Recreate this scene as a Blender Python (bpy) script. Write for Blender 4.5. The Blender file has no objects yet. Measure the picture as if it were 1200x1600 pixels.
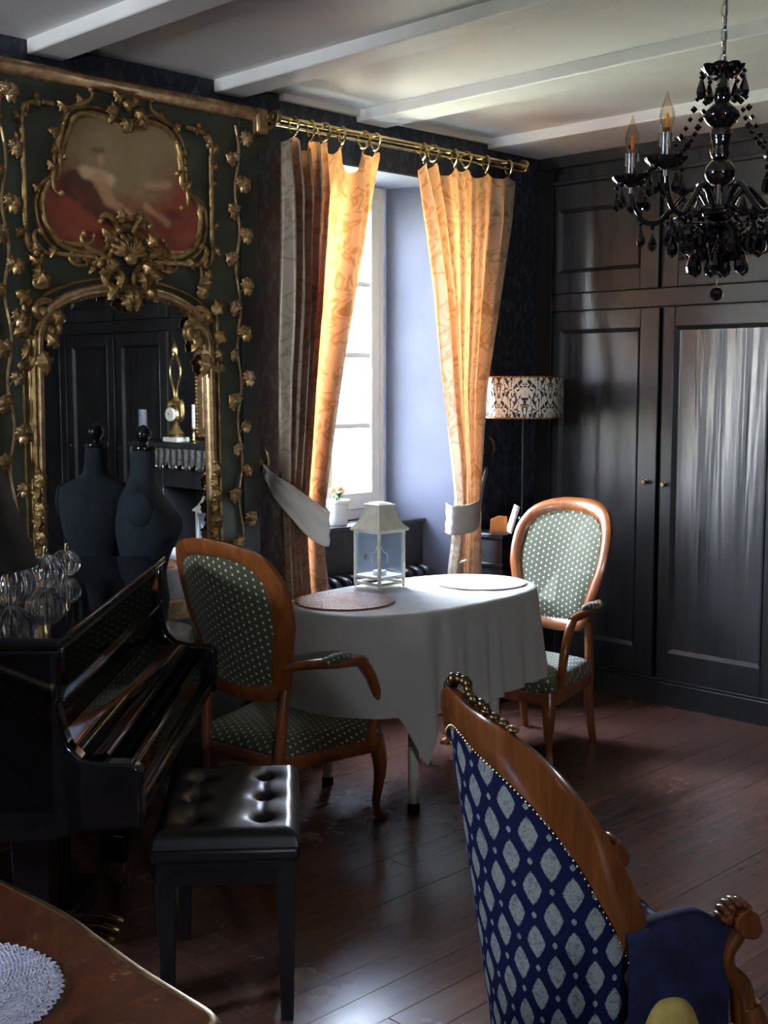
import bpy, bmesh, math, random
from mathutils import Vector, Matrix, Euler
random.seed(7)
PI = math.pi
R2 = math.sqrt(.5)
scn = bpy.context.scene
COL = scn.collection

# ------------------------------------------------------------------ camera
# room axes: x along the window wall (to the right), y towards the window wall, z up
PITCH = math.atan(202 / 1910)
cam_d = bpy.data.cameras.new('camera')
cam_d.sensor_fit = 'VERTICAL'
cam_d.sensor_height = 36.0
cam_d.sensor_width = 27.0
cam_d.lens = 36.0 * 1910 / 1600
cam_d.clip_start = .05
cam = bpy.data.objects.new('camera', cam_d)
cam.location = (0, 0, 1.53)
cam.rotation_euler = (PI / 2 - PITCH, 0, -PI / 4)
COL.objects.link(cam)
scn.camera = cam

# ------------------------------------------------------------------ sky, sun, exposure
world = bpy.data.worlds.new('world')
scn.world = world
world.use_nodes = True
wn = world.node_tree.nodes
wl = world.node_tree.links
bgn = wn['Background']
tcw = wn.new('ShaderNodeTexCoord')
sepw = wn.new('ShaderNodeSeparateXYZ')
rampw = wn.new('ShaderNodeValToRGB')
wl.new(tcw.outputs['Generated'], sepw.inputs[0])
wl.new(sepw.outputs[2], rampw.inputs[0])
rampw.color_ramp.elements[0].position = 0.0
rampw.color_ramp.elements[0].color = (.86, .92, 1.0, 1)
rampw.color_ramp.elements[1].position = .6
rampw.color_ramp.elements[1].color = (.60, .74, 1.0, 1)
wl.new(rampw.outputs[0], bgn.inputs[0])
bgn.inputs[1].default_value = 50.0

sun_d = bpy.data.lights.new('sun', 'SUN')
sun_d.energy = 620.0
sun_d.angle = math.radians(.6)
sun_d.color = (1, .95, .86)
sun = bpy.data.objects.new('sun', sun_d)
sun.rotation_euler = (math.radians(42), 0, math.radians(20))
COL.objects.link(sun)


def portal(loc, rot, sx, sy):
    d = bpy.data.lights.new('window_portal', 'AREA')
    d.shape = 'RECTANGLE'
    d.size, d.size_y = sx, sy
    d.cycles.is_portal = True
    o = bpy.data.objects.new('window_portal', d)
    o.location, o.rotation_euler = loc, rot
    COL.objects.link(o)


portal((3.84, 4.34, 1.68), (-PI / 2, 0, 0), .86, 1.56)
portal((-.575, -2.70, 1.725), (PI / 2, 0, 0), .45, .45)
portal((-1.60, 3.30, 2.00), (0, -PI / 2, 0), .70, .50)

scn.view_settings.view_transform = 'Standard'
scn.view_settings.look = 'None'
scn.view_settings.exposure = 1.35
scn.view_settings.gamma = 1.0
scn.view_settings.use_curve_mapping = False
scn.cycles.use_denoising = True
scn.cycles.max_bounces = 14
scn.cycles.diffuse_bounces = 6
scn.cycles.transparent_max_bounces = 16
scn.cycles.sample_clamp_indirect = 8.0
scn.cycles.caustics_refractive = False
scn.cycles.caustics_reflective = False


# ------------------------------------------------------------------ helpers
def CW(xc, zc):
    """metres to the right of / in front of the camera -> room x, y"""
    return ((xc + zc) * R2, (zc - xc) * R2)


def tag(o, label=None, cat=None, group=None, kind=None):
    if label: o['label'] = label
    if cat: o['category'] = cat
    if group: o['group'] = group
    if kind: o['kind'] = kind
    return o


def empty(name, loc=(0, 0, 0), rz=0, label=None, cat=None, group=None):
    o = bpy.data.objects.new(name, None)
    o.empty_display_size = .1
    o.location = loc
    o.rotation_euler = (0, 0, rz)
    COL.objects.link(o)
    return tag(o, label, cat, group)


def inst(src, parent=None, loc=(0, 0, 0), rot=(0, 0, 0), scale=(1, 1, 1), name=None):
    """another object sharing the mesh of src"""
    o = src.copy()
    if name: o.name = name
    COL.objects.link(o)
    if parent is not None: o.parent = parent
    o.location, o.rotation_euler = loc, rot
    o.scale = (scale,) * 3 if isinstance(scale, (int, float)) else scale
    return o


def copy_tree(o, parent=None):
    c = o.copy()
    COL.objects.link(c)
    c.parent = parent
    for ch in [k for k in bpy.data.objects if k.parent == o]:
        copy_tree(ch, c)
    return c


def catmull(P, n=8, closed=False):
    P = [Vector(p) for p in P]
    out = []
    N = len(P)
    rng = range(N) if closed else range(N - 1)
    for i in rng:
        p1, p2 = P[i], P[(i + 1) % N]
        p0 = P[(i - 1) % N] if closed or i > 0 else p1 * 2 - p2
        p3 = P[(i + 2) % N] if closed or i < N - 2 else p2 * 2 - p1
        for k in range(n):
            t = k / n
            out.append(.5 * ((2 * p1) + (p2 - p0) * t + (2 * p0 - 5 * p1 + 4 * p2 - p3) * t * t + (3 * p1 - p0 - 3 * p2 + p3) * t ** 3))
    if not closed: out.append(P[-1].copy())
    return out


def lerp(a, b, t): return a + (b - a) * t


def interp(x, pts):
    """piecewise linear through sorted (x, y) pairs"""
    if x <= pts[0][0]: return pts[0][1]
    for (a, fa), (b, fb) in zip(pts, pts[1:]):
        if x <= b: return fa + (fb - fa) * (x - a) / (b - a)
    return pts[-1][1]


class MB:
    def __init__(s):
        s.v, s.f, s.uv = [], [], {}

    def add(s, vs, fs, uvs=None, M=None):
        b = len(s.v)
        for p in vs:
            p = Vector(p)
            s.v.append(M @ p if M is not None else p)
        for i, f in enumerate(fs):
            s.f.append([b + k for k in f])
            if uvs is not None: s.uv[len(s.f) - 1] = [uvs[k] for k in f]
        return s

    def box(s, x0, x1, y0, y1, z0, z1, M=None):
        vs = [(x, y, z) for x in (x0, x1) for y in (y0, y1) for z in (z0, z1)]
        return s.add(vs, [(0, 1, 3, 2), (4, 6, 7, 5), (0, 4, 5, 1), (2, 3, 7, 6), (0, 2, 6, 4), (1, 5, 7, 3)], M=M)

    def prism(s, poly, z0, z1, axis='z', M=None):
        """poly: list of 2d points; extruded along axis"""
        n = len(poly)
        def P(a, b, c):
            return {'z': (a, b, c), 'y': (a, c, b), 'x': (c, a, b)}[axis]
        vs = [P(a, b, z0) for a, b in poly] + [P(a, b, z1) for a, b in poly]
        fs = [tuple(range(n))[::-1], tuple(range(n, 2 * n))]
        fs += [(i, (i + 1) % n, n + (i + 1) % n, n + i) for i in range(n)]
        return s.add(vs, fs, M=M)

    def grid(s, fn, nu, nv, uvf=None, closed_u=False, M=None, cap=False):
        vs, uvs = [], []
        cu = nu if closed_u else nu + 1
        for j in range(nv + 1):
            for i in range(cu):
                u, v = i / nu, j / nv
                vs.append(fn(u, v))
                uvs.append(uvf(u, v) if uvf else (u, v))
        fs = []
        for j in range(nv):
            for i in range(nu):
                a = j * cu + i
                b = j * cu + (i + 1) % cu
                fs.append((a, b, b + cu, a + cu))
        if cap:
            fs.append(tuple(range(cu))[::-1])
            fs.append(tuple(range(nv * cu, nv * cu + cu)))
        return s.add(vs, fs, uvs, M)

    def lathe(s, prof, seg=24, M=None, fn=None):
        """prof: (r, z) list"""
        def f(u, v):
            k = v * (len(prof) - 1)
            i = min(int(round(k)), len(prof) - 1)
            r, z = prof[i]
            a = u * 2 * PI
            if fn: r = fn(r, z, a)
            return (r * math.cos(a), r * math.sin(a), z)
        return s.grid(f, seg, len(prof) - 1, closed_u=True, M=M, cap=True)

    def tube(s, pts, rad, seg=8, closed=False, M=None, flat=1.0, up=None):
        P = [Vector(p) for p in pts]
        n = len(P)
        if not hasattr(rad, '__len__'): rad = [rad] * n
        elif len(rad) != n:
            rr = list(rad)
            rad = [interp(i / (n - 1) * (len(rr) - 1), list(enumerate(rr))) for i in range(n)]
        T = []
        for i in range(n):
            a = P[(i - 1) % n] if closed or i > 0 else P[i]
            b = P[(i + 1) % n] if closed or i < n - 1 else P[i]
            t = (b - a)
            T.append(t.normalized() if t.length > 1e-9 else Vector((0, 0, 1)))
        if up is not None: N = Vector(up)
        else: N = T[0].orthogonal()
        vs = []
        for i in range(n):
            if up is not None: N = Vector(up)
            N = (N - T[i] * N.dot(T[i]))
            N = N.normalized() if N.length > 1e-6 else T[i].orthogonal().normalized()
            B = T[i].cross(N)
            for k in range(seg):
                a = 2 * PI * k / seg
                vs.append(P[i] + rad[i] * (math.cos(a) * N * flat + math.sin(a) * B))
        fs = []
        m = n if closed else n - 1
        for i in range(m):
            for k in range(seg):
                a, b = i * seg + k, i * seg + (k + 1) % seg
                c, d = ((i + 1) % n) * seg + (k + 1) % seg, ((i + 1) % n) * seg + k
                fs.append((a, b, c, d))
        if not closed:
            fs.append(tuple(range(seg))[::-1])
            fs.append(tuple(range((n - 1) * seg, n * seg)))
        return s.add(vs, fs, M=M)

    def sphere(s, c, r, seg=12, rings=8, M=None):
        rx, ry, rz = r if hasattr(r, '__len__') else (r, r, r)
        def f(u, v):
            a, b = u * 2 * PI, lerp(-PI / 2 * .999, PI / 2 * .999, v)
            return (c[0] + rx * math.cos(a) * math.cos(b), c[1] + ry * math.sin(a) * math.cos(b), c[2] + rz * math.sin(b))
        return s.grid(f, seg, rings, closed_u=True, cap=True, M=M)

    def build(s, name, mat=None, parent=None, loc=(0, 0, 0), rot=(0, 0, 0), smooth=35, bevel=0, seg=2, solid=0, link=True):
        me = bpy.data.meshes.new(name)
        me.from_pydata([tuple(v) for v in s.v], [], s.f)
        if s.uv:
            ul = me.uv_layers.new(name='UVMap')
            for pi, p in enumerate(me.polygons):
                if pi in s.uv:
                    for k, li in enumerate(p.loop_indices): ul.data[li].uv = s.uv[pi][k]
        bm = bmesh.new()
        bm.from_mesh(me)
        bmesh.ops.recalc_face_normals(bm, faces=bm.faces)
        bm.to_mesh(me)
        bm.free()
        if mat: me.materials.append(mat)
        if smooth:
            for p in me.polygons: p.use_smooth = True
            me.set_sharp_from_angle(angle=math.radians(smooth))
        o = bpy.data.objects.new(name, me)
        o.location, o.rotation_euler = loc, rot
        if parent is not None: o.parent = parent
        if link: COL.objects.link(o)
        if solid:
            m = o.modifiers.new('solid', 'SOLIDIFY')
            m.thickness = solid
            m.offset = 0
        if bevel:
            m = o.modifiers.new('bevel', 'BEVEL')
            m.width, m.segments = bevel, seg
            m.limit_method = 'ANGLE'
            m.angle_limit = math.radians(40)
        return o


def sweep(mb, path, prof, mapf, closed=True, upd=None):
    """path: 2d points (a, b); prof: closed list of (offset along in-plane normal, depth); mapf(a, b, d, i) -> xyz"""
    n = len(path)
    vs = []
    for i in range(n):
        p = Vector(path[i][:2])
        a = Vector(path[(i - 1) % n][:2]) if closed or i > 0 else p
        b = Vector(path[(i + 1) % n][:2]) if closed or i < n - 1 else p
        t = (b - a).normalized()
        nr = Vector((-t.y, t.x))
        k = upd(i / n) if upd else 1
        for o, d in prof:
            q = p + nr * o * k
            vs.append(mapf(q.x, q.y, d))
    m = len(prof)
    fs = []
    for i in range(n if closed else n - 1):
        for k in range(m):
            fs.append((i * m + k, i * m + (k + 1) % m, ((i + 1) % n) * m + (k + 1) % m, ((i + 1) % n) * m + k))
    if not closed:
        fs.append(tuple(range(m)))
        fs.append(tuple(range((n - 1) * m, n * m))[::-1])
    mb.add(vs, fs)
    return mb


def turtle(x, y, a, segs, step=.004):
    """2d curve whose curvature changes linearly inside each segment: (length, k0, k1)"""
    pts = [(x, y)]
    for L, k0, k1 in segs:
        n = max(3, int(L / step))
        for i in range(n):
            k = lerp(k0, k1, (i + .5) / n)
            a += k * L / n
            x += math.cos(a) * L / n
            y += math.sin(a) * L / n
            pts.append((x, y))
    return pts


# ------------------------------------------------------------------ node maths
class G:
    def __init__(g, name):
        g.m = bpy.data.materials.new(name)
        g.m.use_nodes = True
        g.t = g.m.node_tree
        g.n, g.l = g.t.nodes, g.t.links
        g.p = g.n['Principled BSDF']
        g.out = g.n['Material Output']

    def set(g, node, name, val):
        i = node.inputs[name]
        if isinstance(val, S): g.l.new(val.o, i)
        elif hasattr(val, 'is_output'): g.l.new(val, i)
        else: i.default_value = val

    def math(g, op, a, b=None, c=None):
        n = g.n.new('ShaderNodeMath')
        n.operation = op
        for i, v in enumerate((a, b, c)):
            if v is None: continue
            if isinstance(v, S): g.l.new(v.o, n.inputs[i])
            else: n.inputs[i].default_value = v
        return S(g, n.outputs[0])

    def coord(g, kind='Object'):
        tc = g.n.new('ShaderNodeTexCoord')
        return tc.outputs[kind]

    def xyz(g, sock):
        n = g.n.new('ShaderNodeSeparateXYZ')
        g.l.new(sock, n.inputs[0])
        return [S(g, n.outputs[i]) for i in range(3)]

    def comb(g, x, y, z):
        n = g.n.new('ShaderNodeCombineXYZ')
        for i, v in enumerate((x, y, z)):
            if isinstance(v, S): g.l.new(v.o, n.inputs[i])
            else: n.inputs[i].default_value = v
        return n.outputs[0]

    def noise(g, vec, scale=5, detail=3, rough=.5, stretch=None, dist=0.0):
        n = g.n.new('ShaderNodeTexNoise')
        n.inputs['Scale'].default_value = scale
        n.inputs['Detail'].default_value = detail
        n.inputs['Roughness'].default_value = rough
        n.inputs['Distortion'].default_value = dist
        if stretch:
            mp = g.n.new('ShaderNodeMapping')
            mp.inputs['Scale'].default_value = stretch
            g.l.new(vec, mp.inputs[0])
            vec = mp.outputs[0]
        g.l.new(vec, n.inputs['Vector'])
        return S(g, n.outputs[0])

    def ramp(g, fac, stops):
        n = g.n.new('ShaderNodeValToRGB')
        e = n.color_ramp.elements
        while len(e) < len(stops): e.new(.5)
        for i, (p, c) in enumerate(stops):
            e[i].position = p
            e[i].color = (*c, 1) if len(c) == 3 else c
        g.l.new(fac.o, n.inputs[0])
        return n.outputs[0]

    def mix(g, fac, a, b):
        n = g.n.new('ShaderNodeMix')
        n.data_type = 'RGBA'
        for nm, v in (('Factor', fac), ('A', a), ('B', b)):
            i = [k for k in n.inputs if k.name == nm and (k.type == 'RGBA' or nm == 'Factor') and k.enabled][0]
            if isinstance(v, S): g.l.new(v.o, i)
            elif hasattr(v, 'is_output'): g.l.new(v, i)
            elif nm == 'Factor': i.default_value = v
            else: i.default_value = (*v, 1)
        return [k for k in n.outputs if k.type == 'RGBA'][0]

    def bump(g, h, strength=.3, dist=.01):
        n = g.n.new('ShaderNodeBump')
        n.inputs['Strength'].default_value = strength
        n.inputs['Distance'].default_value = dist
        g.l.new(h.o if isinstance(h, S) else h, n.inputs['Height'])
        g.l.new(n.outputs[0], g.p.inputs['Normal'])
        return g

    def done(g, color=None, rough=None, metal=None, spec=None, **kw):
        if color is not None:
            if isinstance(color, tuple): color = (*color, 1)
            g.set(g.p, 'Base Color', color)
        if rough is not None: g.set(g.p, 'Roughness', rough)
        if metal is not None: g.set(g.p, 'Metallic', metal)
        if spec is not None: g.set(g.p, 'Specular IOR Level', spec)
        for k, v in kw.items(): g.set(g.p, k.replace('_', ' '), v)
        return g.m


class S:
    def __init__(s, g, o): s.g, s.o = g, o
    def __add__(s, b): return s.g.math('ADD', s, b)
    def __radd__(s, b): return s.g.math('ADD', s, b)
    def __sub__(s, b): return s.g.math('SUBTRACT', s, b)
    def __rsub__(s, b): return s.g.math('SUBTRACT', b, s)
    def __mul__(s, b): return s.g.math('MULTIPLY', s, b)
    def __rmul__(s, b): return s.g.math('MULTIPLY', s, b)
    def __truediv__(s, b): return s.g.math('DIVIDE', s, b)
    def __gt__(s, b): return s.g.math('GREATER_THAN', s, b)
    def __lt__(s, b): return s.g.math('LESS_THAN', s, b)
    def fr(s): return s.g.math('FRACT', s)
    def fl(s): return s.g.math('FLOOR', s)
    def ab(s): return s.g.math('ABSOLUTE', s)
    def mx(s, b): return s.g.math('MAXIMUM', s, b)
    def mn(s, b): return s.g.math('MINIMUM', s, b)
    def sq(s): return s.g.math('MULTIPLY', s, s)
    def rt(s): return s.g.math('SQRT', s)
    def sin(s): return s.g.math('SINE', s)
    def clamp(s):
        r = s.g.math('ADD', s, 0.0)
        r.o.node.use_clamp = True
        return r


def plain(name, color, rough=.5, metal=0, spec=.5, var=.12, scale=12, bump=0, stretch=None, bd=.004):
    g = G(name)
    c = g.coord()
    n = g.noise(c, scale, 4, .55, stretch)
    lo = tuple(x * (1 - var * 1.6) for x in color)
    hi = tuple(min(1, x * (1 + var * 1.6)) for x in color)
    col = g.ramp(n, [(.3, lo), (.7, hi)])
    if bump: g.bump(n, bump, bd)
    return g.done(col, rough, metal, spec)


def wood(name, c1, c2, rough=.3, axis='z', scale=9, coat=0.0):
    g = G(name)
    c = g.coord()
    st = {'z': (6, 6, .7), 'x': (.7, 6, 6), 'y': (6, .7, 6)}[axis]
    n = g.noise(c, scale, 5, .6, st, .6)
    m = g.noise(c, 3, 2)
    col = g.ramp(n * .75 + m * .25, [(.3, c1), (.72, c2)])
    g.bump(n, .06, .002)
    if coat:
        g.set(g.p, 'Coat Weight', coat)
        g.set(g.p, 'Coat Roughness', .12)
    return g.done(col, rough)


MT = {}
MT['ceiling'] = plain('ceiling_paint', (.74, .735, .72), .6, var=.03, scale=3)
MT['beam'] = plain('beam_paint', (.78, .775, .75), .5, var=.04, scale=5)
MT['white_paint'] = plain('white_paint', (.82, .82, .80), .4, var=.03)
MT['cream_metal'] = plain('cream_metal', (.70, .68, .56), .45, var=.08, scale=25)
MT['reveal'] = plain('reveal_paint', (.125, .133, .18), .75, 0, .12, .05, 4)
MT['black_gloss'] = plain('black_lacquer', (.006, .006, .007), .06, var=.2)
MT['black_satin'] = plain('black_satin', (.010, .010, .011), .3, var=.2)
MT['black_matt'] = plain('black_matt', (.008, .008, .008), .7, var=.2)
MT['black_metal'] = plain('black_metal', (.012, .012, .014), .35, .3, var=.2)
MT['brass'] = plain('brass', (.72, .55, .26), .25, 1, var=.12, scale=30)
MT['dark_brass'] = plain('dark_brass', (.22, .15, .07), .35, 1, var=.3, scale=30)
MT['chrome'] = plain('chrome', (.75, .75, .75), .12, 1, var=.05)
MT['cherry'] = wood('cherry_wood', (.17, .045, .012), (.36, .115, .028), .28, 'z', 6, .4)
MT['cherry_y'] = wood('cherry_wood_rail', (.16, .042, .012), (.34, .105, .026), .28, 'y', 6, .4)
MT['walnut'] = wood('walnut_wood', (.10, .030, .010), (.30, .10, .022), .22, 'z', 5, .6)
MT['dark_wood'] = plain('dark_painted_wood', (.018, .018, .021), .42, var=.25, scale=14)


def floor_mat():
    g = G('floorboards')
    c = g.coord()
    oi = g.n.new('ShaderNodeObjectInfo')
    rnd = S(g, oi.outputs['Random'])
    geo = g.n.new('ShaderNodeNewGeometry')
    wp = geo.outputs['Position']
    grain = g.noise(c, 5, 6, .6, (.8, 9, 4), .5)
    stain = g.noise(wp, 1.8, 4, .6)
    fine = g.noise(wp, 22, 3, .6)
    a = g.ramp(grain * .78 + stain * .14 + rnd * .08, [(.18, (.065, .027, .019)), (.55, (.120, .050, .035)), (.85, (.19, .095, .072))])
    scuff = ((fine * stain) > .36)
    col = g.mix((fine - .30).clamp() * .30, a, (.20, .12, .09))
    g.bump(grain * .5 + fine * .5, .12, .003)
    return g.done(col, (stain * .24 + fine * .05 + .10).clamp(), spec=.5)


MT['floor'] = floor_mat()
MT['subfloor'] = plain('subfloor', (.02, .010, .008), .8)


def wallpaper():
    g = G('damask_wallpaper')
    x, y, z = g.xyz(g.coord())
    s = x + y
    u = ((s * 3.0).fr() - .5).ab()
    v = (z * 1.9).fr()
    n = g.noise(g.comb(u * 5, v * 4, 0.0), 2.2, 3, .5)
    mask = ((n - .5) * 14).clamp()
    col = g.mix(mask, (.018, .021, .034), (.038, .043, .062))
    return g.done(col, (mask * -.22 + .62), spec=.4)


MT['wallpaper'] = wallpaper()


def panel_paint():
    g = G('black_panel_paint')
    c = g.coord()
    n = g.noise(c, 4, 4, .55, (5, 5, .35))
    k = g.noise(c, 30, 3, .6)
    col = g.ramp(n * .7 + k * .3, [(.3, (.012, .012, .0125)), (.75, (.023, .023, .024))])
    g.bump(n * .8 + k * .05, .35, .012)
    return g.done(col, (n * .25 + .30), spec=.5)


MT['panel'] = panel_paint()


def board_paint():
    g = G('black_board_paint')
    c = g.coord()
    n = g.noise(c, 2.0, 2, .45, (5, 5, .20), .5)
    k = g.noise(c, 9, 3, .55, (5, 5, .35))
    g.bump(n * .94 + k * .06, .9, .036)
    return g.done(g.ramp(n, [(.3, (.012, .012, .0125)), (.75, (.023, .023, .024))]), .40, spec=1.0)


MT['board'] = board_paint()


def gilt():
    g = G('aged_gilt')
    c = g.coord()
    n = g.noise(c, 18, 5, .65)
    k = g.noise(c, 55, 3, .6)
    col = g.ramp(n, [(.30, (.10, .055, .022)), (.47, (.32, .195, .07)), (.70, (.54, .37, .15))])
    g.bump(k, .35, .004)
    return g.done(col, (k * .3 + .22), .6)


MT['gilt'] = gilt()
MT['gilt_pale'] = plain('pale_gilt', (.46, .30, .15), .32, .7, var=.25, scale=30, bump=.2)
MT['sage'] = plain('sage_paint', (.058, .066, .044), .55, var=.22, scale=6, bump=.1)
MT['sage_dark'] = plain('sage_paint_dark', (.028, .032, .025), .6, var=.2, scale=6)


def mirror_mat():
    g = G('old_mirror')
    k = g.noise(g.coord(), 9, 5, .7)
    return g.done(g.ramp(k, [(.25, (.60, .60, .58)), (.5, (.80, .80, .79))]), .012, 1)


MT['mirror'] = mirror_mat()


def dots(name, base, dot, seat=False, n=22, m=82):
    g = G(name)
    X = g.xyz(g.coord())
    u, v = ((X[1] + X[2] * .7) * n, (X[0] + X[2] * .7) * m) if seat else (X[1] * n, X[2] * m)
    row = v.fl()
    uu = (u + row * .5).fr() - .5
    vv = v.fr() - .5
    d = (uu * 1.0).sq() / .0075 + vv.sq() / .17
    mask = ((1.0 - d) * 3).clamp()
    wv = g.noise(g.coord(), 260, 2)
    col = g.mix(mask, base, dot)
    g.bump(wv * .6 + mask * .6, .25, .001)
    return g.done(col, .8, spec=.25, Sheen_Weight=.25)


MT['dots_back'] = dots('dotted_fabric_back', (.088, .092, .052), (.72, .68, .48))
MT['dots_seat'] = dots('dotted_fabric_seat', (.088, .092, .052), (.62, .58, .40), True)


def blue_fabric():
    g = G('blue_medallion_fabric')
    u, v, _ = g.xyz(g.coord('UV'))
    P, Q = .088, .112
    a, b = u / P, v / Q

    def lat(ox, oy):
        x = ((a + ox).fr() - .5).ab()
        y = ((b + oy).fr() - .5).ab()
        return x, y
    x1, y1 = lat(0, 0)
    x2, y2 = lat(.5, .5)
    tex = g.noise(g.coord('UV'), 160, 3, .7)
    wob = (tex - .5) * .22

    def oval(x, y, w, h):
        return x / w + (y / h).sq() + wob
    def oval2(x, y, w, h):
        return ((x / w).sq() + (y / h).sq()) * .32 + (x / w + y / h) * .68 + wob * 1.6
    m1 = (1.0 - oval2(x1, y1, .255, .325)).mx(1.0 - oval2(x2, y2, .255, .325))
    x3, y3 = lat(.5, 0)
    x4, y4 = lat(0, .5)
    m2 = (1.0 - oval(x3, y3, .07, .07)).mx(1.0 - oval(x4, y4, .07, .07))
    mask = (m1.mx(m2) * 8).clamp()
    ink = ((g.noise(g.coord('UV'), 90, 3, .7, None, 1.5) > .54) * .45)
    col = g.mix((mask * (1.0 - ink)).clamp(), (.005, .009, .050), (.32, .35, .34))
    g.bump(mask * .5 + tex * .5, .35, .0012)
    return g.done(col, .75, spec=.2)


MT['blue'] = blue_fabric()
MT['blue_arm'] = plain('blue_velvet', (.012, .015, .06), .8, var=.5, scale=14, bump=.2)
MT['blue_dark'] = plain('navy_cloth', (.010, .014, .028), .85, var=.2, bump=.1)
MT['bust'] = plain('bust_cloth', (.007, .013, .020), .85, var=.15, scale=40, bump=.1)


def curtain():
    g = G('gold_damask_curtain')
    u, v, _ = g.xyz(g.coord('UV'))
    a = ((u * 2.4).fr() - .5).ab()
    b = (v * 1.7).fr()
    n1 = g.noise(g.comb(a * 3.2, b * 4.2, 0.0), 1.7, 2.2, .5, None, .9)
    vein = (1.0 - ((n1 - .5).ab() * 22)).clamp()
    blot = ((n1 - .60) * 16).clamp()
    mask = vein.mx(blot)
    weave = g.noise(g.coord('UV'), 300, 2)
    dif = g.mix(mask, (.50, .44, .34), (.33, .24, .13))
    trn = g.mix(mask, (.54, .215, .082), (.35, .115, .028))
    D = g.n.new('ShaderNodeBsdfDiffuse')
    T = g.n.new('ShaderNodeBsdfTranslucent')
    X = g.n.new('ShaderNodeMixShader')
    g.l.new(dif, D.inputs[0])
    g.l.new(trn, T.inputs[0])
    X.inputs[0].default_value = .55
    g.l.new(D.outputs[0], X.inputs[1])
    g.l.new(T.outputs[0], X.inputs[2])
    gl = g.n.new('ShaderNodeBsdfGlossy')
    gl.inputs['Roughness'].default_value = .38
    gl.inputs[0].default_value = (.9, .82, .7, 1)
    Y = g.n.new('ShaderNodeMixShader')
    Y.inputs[0].default_value = .06
    g.l.new(X.outputs[0], Y.inputs[1])
    g.l.new(gl.outputs[0], Y.inputs[2])
    g.l.new(Y.outputs[0], g.out.inputs[0])
    return g.m


MT['curtain'] = curtain()


def cloth(name, col, trans=.18):
    g = G(name)
    D = g.n.new('ShaderNodeBsdfDiffuse')
    T = g.n.new('ShaderNodeBsdfTranslucent')
    X = g.n.new('ShaderNodeMixShader')
    k = g.noise(g.coord(), 200, 2)
    c = g.ramp(k, [(.3, tuple(x * .93 for x in col)), (.7, col)])
    g.l.new(c, D.inputs[0])
    g.l.new(c, T.inputs[0])
    X.inputs[0].default_value = trans
    g.l.new(D.outputs[0], X.inputs[1])
    g.l.new(T.outputs[0], X.inputs[2])
    g.l.new(X.outputs[0], g.out.inputs[0])
    return g.m


MT['tablecloth'] = cloth('white_linen', (.60, .59, .55))
MT['tieback'] = cloth('tieback_linen', (.42, .38, .34), .1)


def thin_glass(name, tint=(1, 1, 1), rim=0.0, haze=0.0):
    g = G(name)
    T = g.n.new('ShaderNodeBsdfTransparent')
    T.inputs[0].default_value = (*tint, 1)
    gl = g.n.new('ShaderNodeBsdfGlossy')
    gl.inputs['Roughness'].default_value = .02
    fr = g.n.new('ShaderNodeFresnel')
    fr.inputs[0].default_value = 1.45
    X = g.n.new('ShaderNodeMixShader')
    geo = g.n.new('ShaderNodeNewGeometry')
    g.l.new((S(g, fr.outputs[0]) * (1.0 - S(g, geo.outputs['Backfacing']) * (1.0 - rim))).o, X.inputs[0])
    g.l.new(T.outputs[0], X.inputs[1])
    g.l.new(gl.outputs[0], X.inputs[2])
    last = X
    if haze:
        D = g.n.new('ShaderNodeBsdfDiffuse')
        D.inputs[0].default_value = (.8, .84, .9, 1)
        Z = g.n.new('ShaderNodeMixShader')
        n = g.noise(g.coord(), 24, 4, .6)
        g.l.new((haze * .35 + (n - .5) * haze).clamp().o, Z.inputs[0])
        g.l.new(X.outputs[0], Z.inputs[1])
        g.l.new(D.outputs[0], Z.inputs[2])
        last = Z
    g.l.new(last.outputs[0], g.out.inputs[0])
    return g.m


MT['pane'] = thin_glass('window_glass')
MT['lantern_glass'] = thin_glass('lantern_glass', (.88, .92, .97), haze=.28)
MT['bulb_glass'] = thin_glass('bulb_glass', (.93, .86, .74), rim=.35)


def crystal():
    g = G('ribbed_crystal')
    return g.done((.97, .98, 1.0), .02, IOR=1.48, Transmission_Weight=1.0)


MT['crystal'] = crystal()


def black_glass():
    g = G('black_crystal')
    return g.done((.004, .004, .005), .04, spec=.9, Coat_Weight=1.0)


MT['jet'] = black_glass()


def leather():
    g = G('black_leather')
    k = g.noise(g.coord(), 90, 4, .6)
    g.bump(k, .12, .002)
    return g.done((.012, .012, .012), .36, spec=.5)


MT['leather'] = leather()


def tabletop():
    g = G('polished_tabletop')
    c = g.coord()
    X, Y, Z = g.xyz(c)
    n = g.noise(c, 5, 5, .6, (1, 3.5, 1), .8)
    sm = g.noise(c, 9, 4, .6)
    col = g.ramp(n * .7 + sm * .3, [(.3, (.055, .015, .009)), (.55, (.13, .036, .017)), (.78, (.23, .075, .034))])
    # dried water rings and cloudy stains in the polish
    def ring(x, y, r, w):
        d = ((X - x).sq() + (Y - y).sq()).rt()
        return (1.0 - ((d - r).ab() / w)).clamp()
    rings = ring(.66, 1.18, .045, .007).mx(ring(.60, 1.05, .036, .006)) * ((sm - .35) * 3).clamp()
    cloud = ((sm - .60) * 5).clamp() * .35
    col = g.mix((rings * .45).mx(cloud), col, (.42, .33, .30))
    return g.done(col, (sm * .25 + .12), Coat_Weight=.4)


MT['tabletop'] = tabletop()


def shade_mat():
    g = G('damask_lampshade')
    u, v, _ = g.xyz(g.coord('UV'))
    a = ((u * 9.0).fr() - .5).ab()
    col_i = (u * 9.0).fl()
    b = (v + (col_i * .5).fr()).fr()
    n1 = g.noise(g.comb(a * 2.3, b * 2.0, 0.0), 4.2, 2, .5, None, 1.1)
    n2 = ((a * 2.3 - .62).sq() + (b - .5).sq()).rt()
    mask = ((n1 - .5) * 30).clamp()
    col = g.mix(mask, (.70, .66, .55), (.012, .012, .012))
    return g.done(col, .7)


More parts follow.
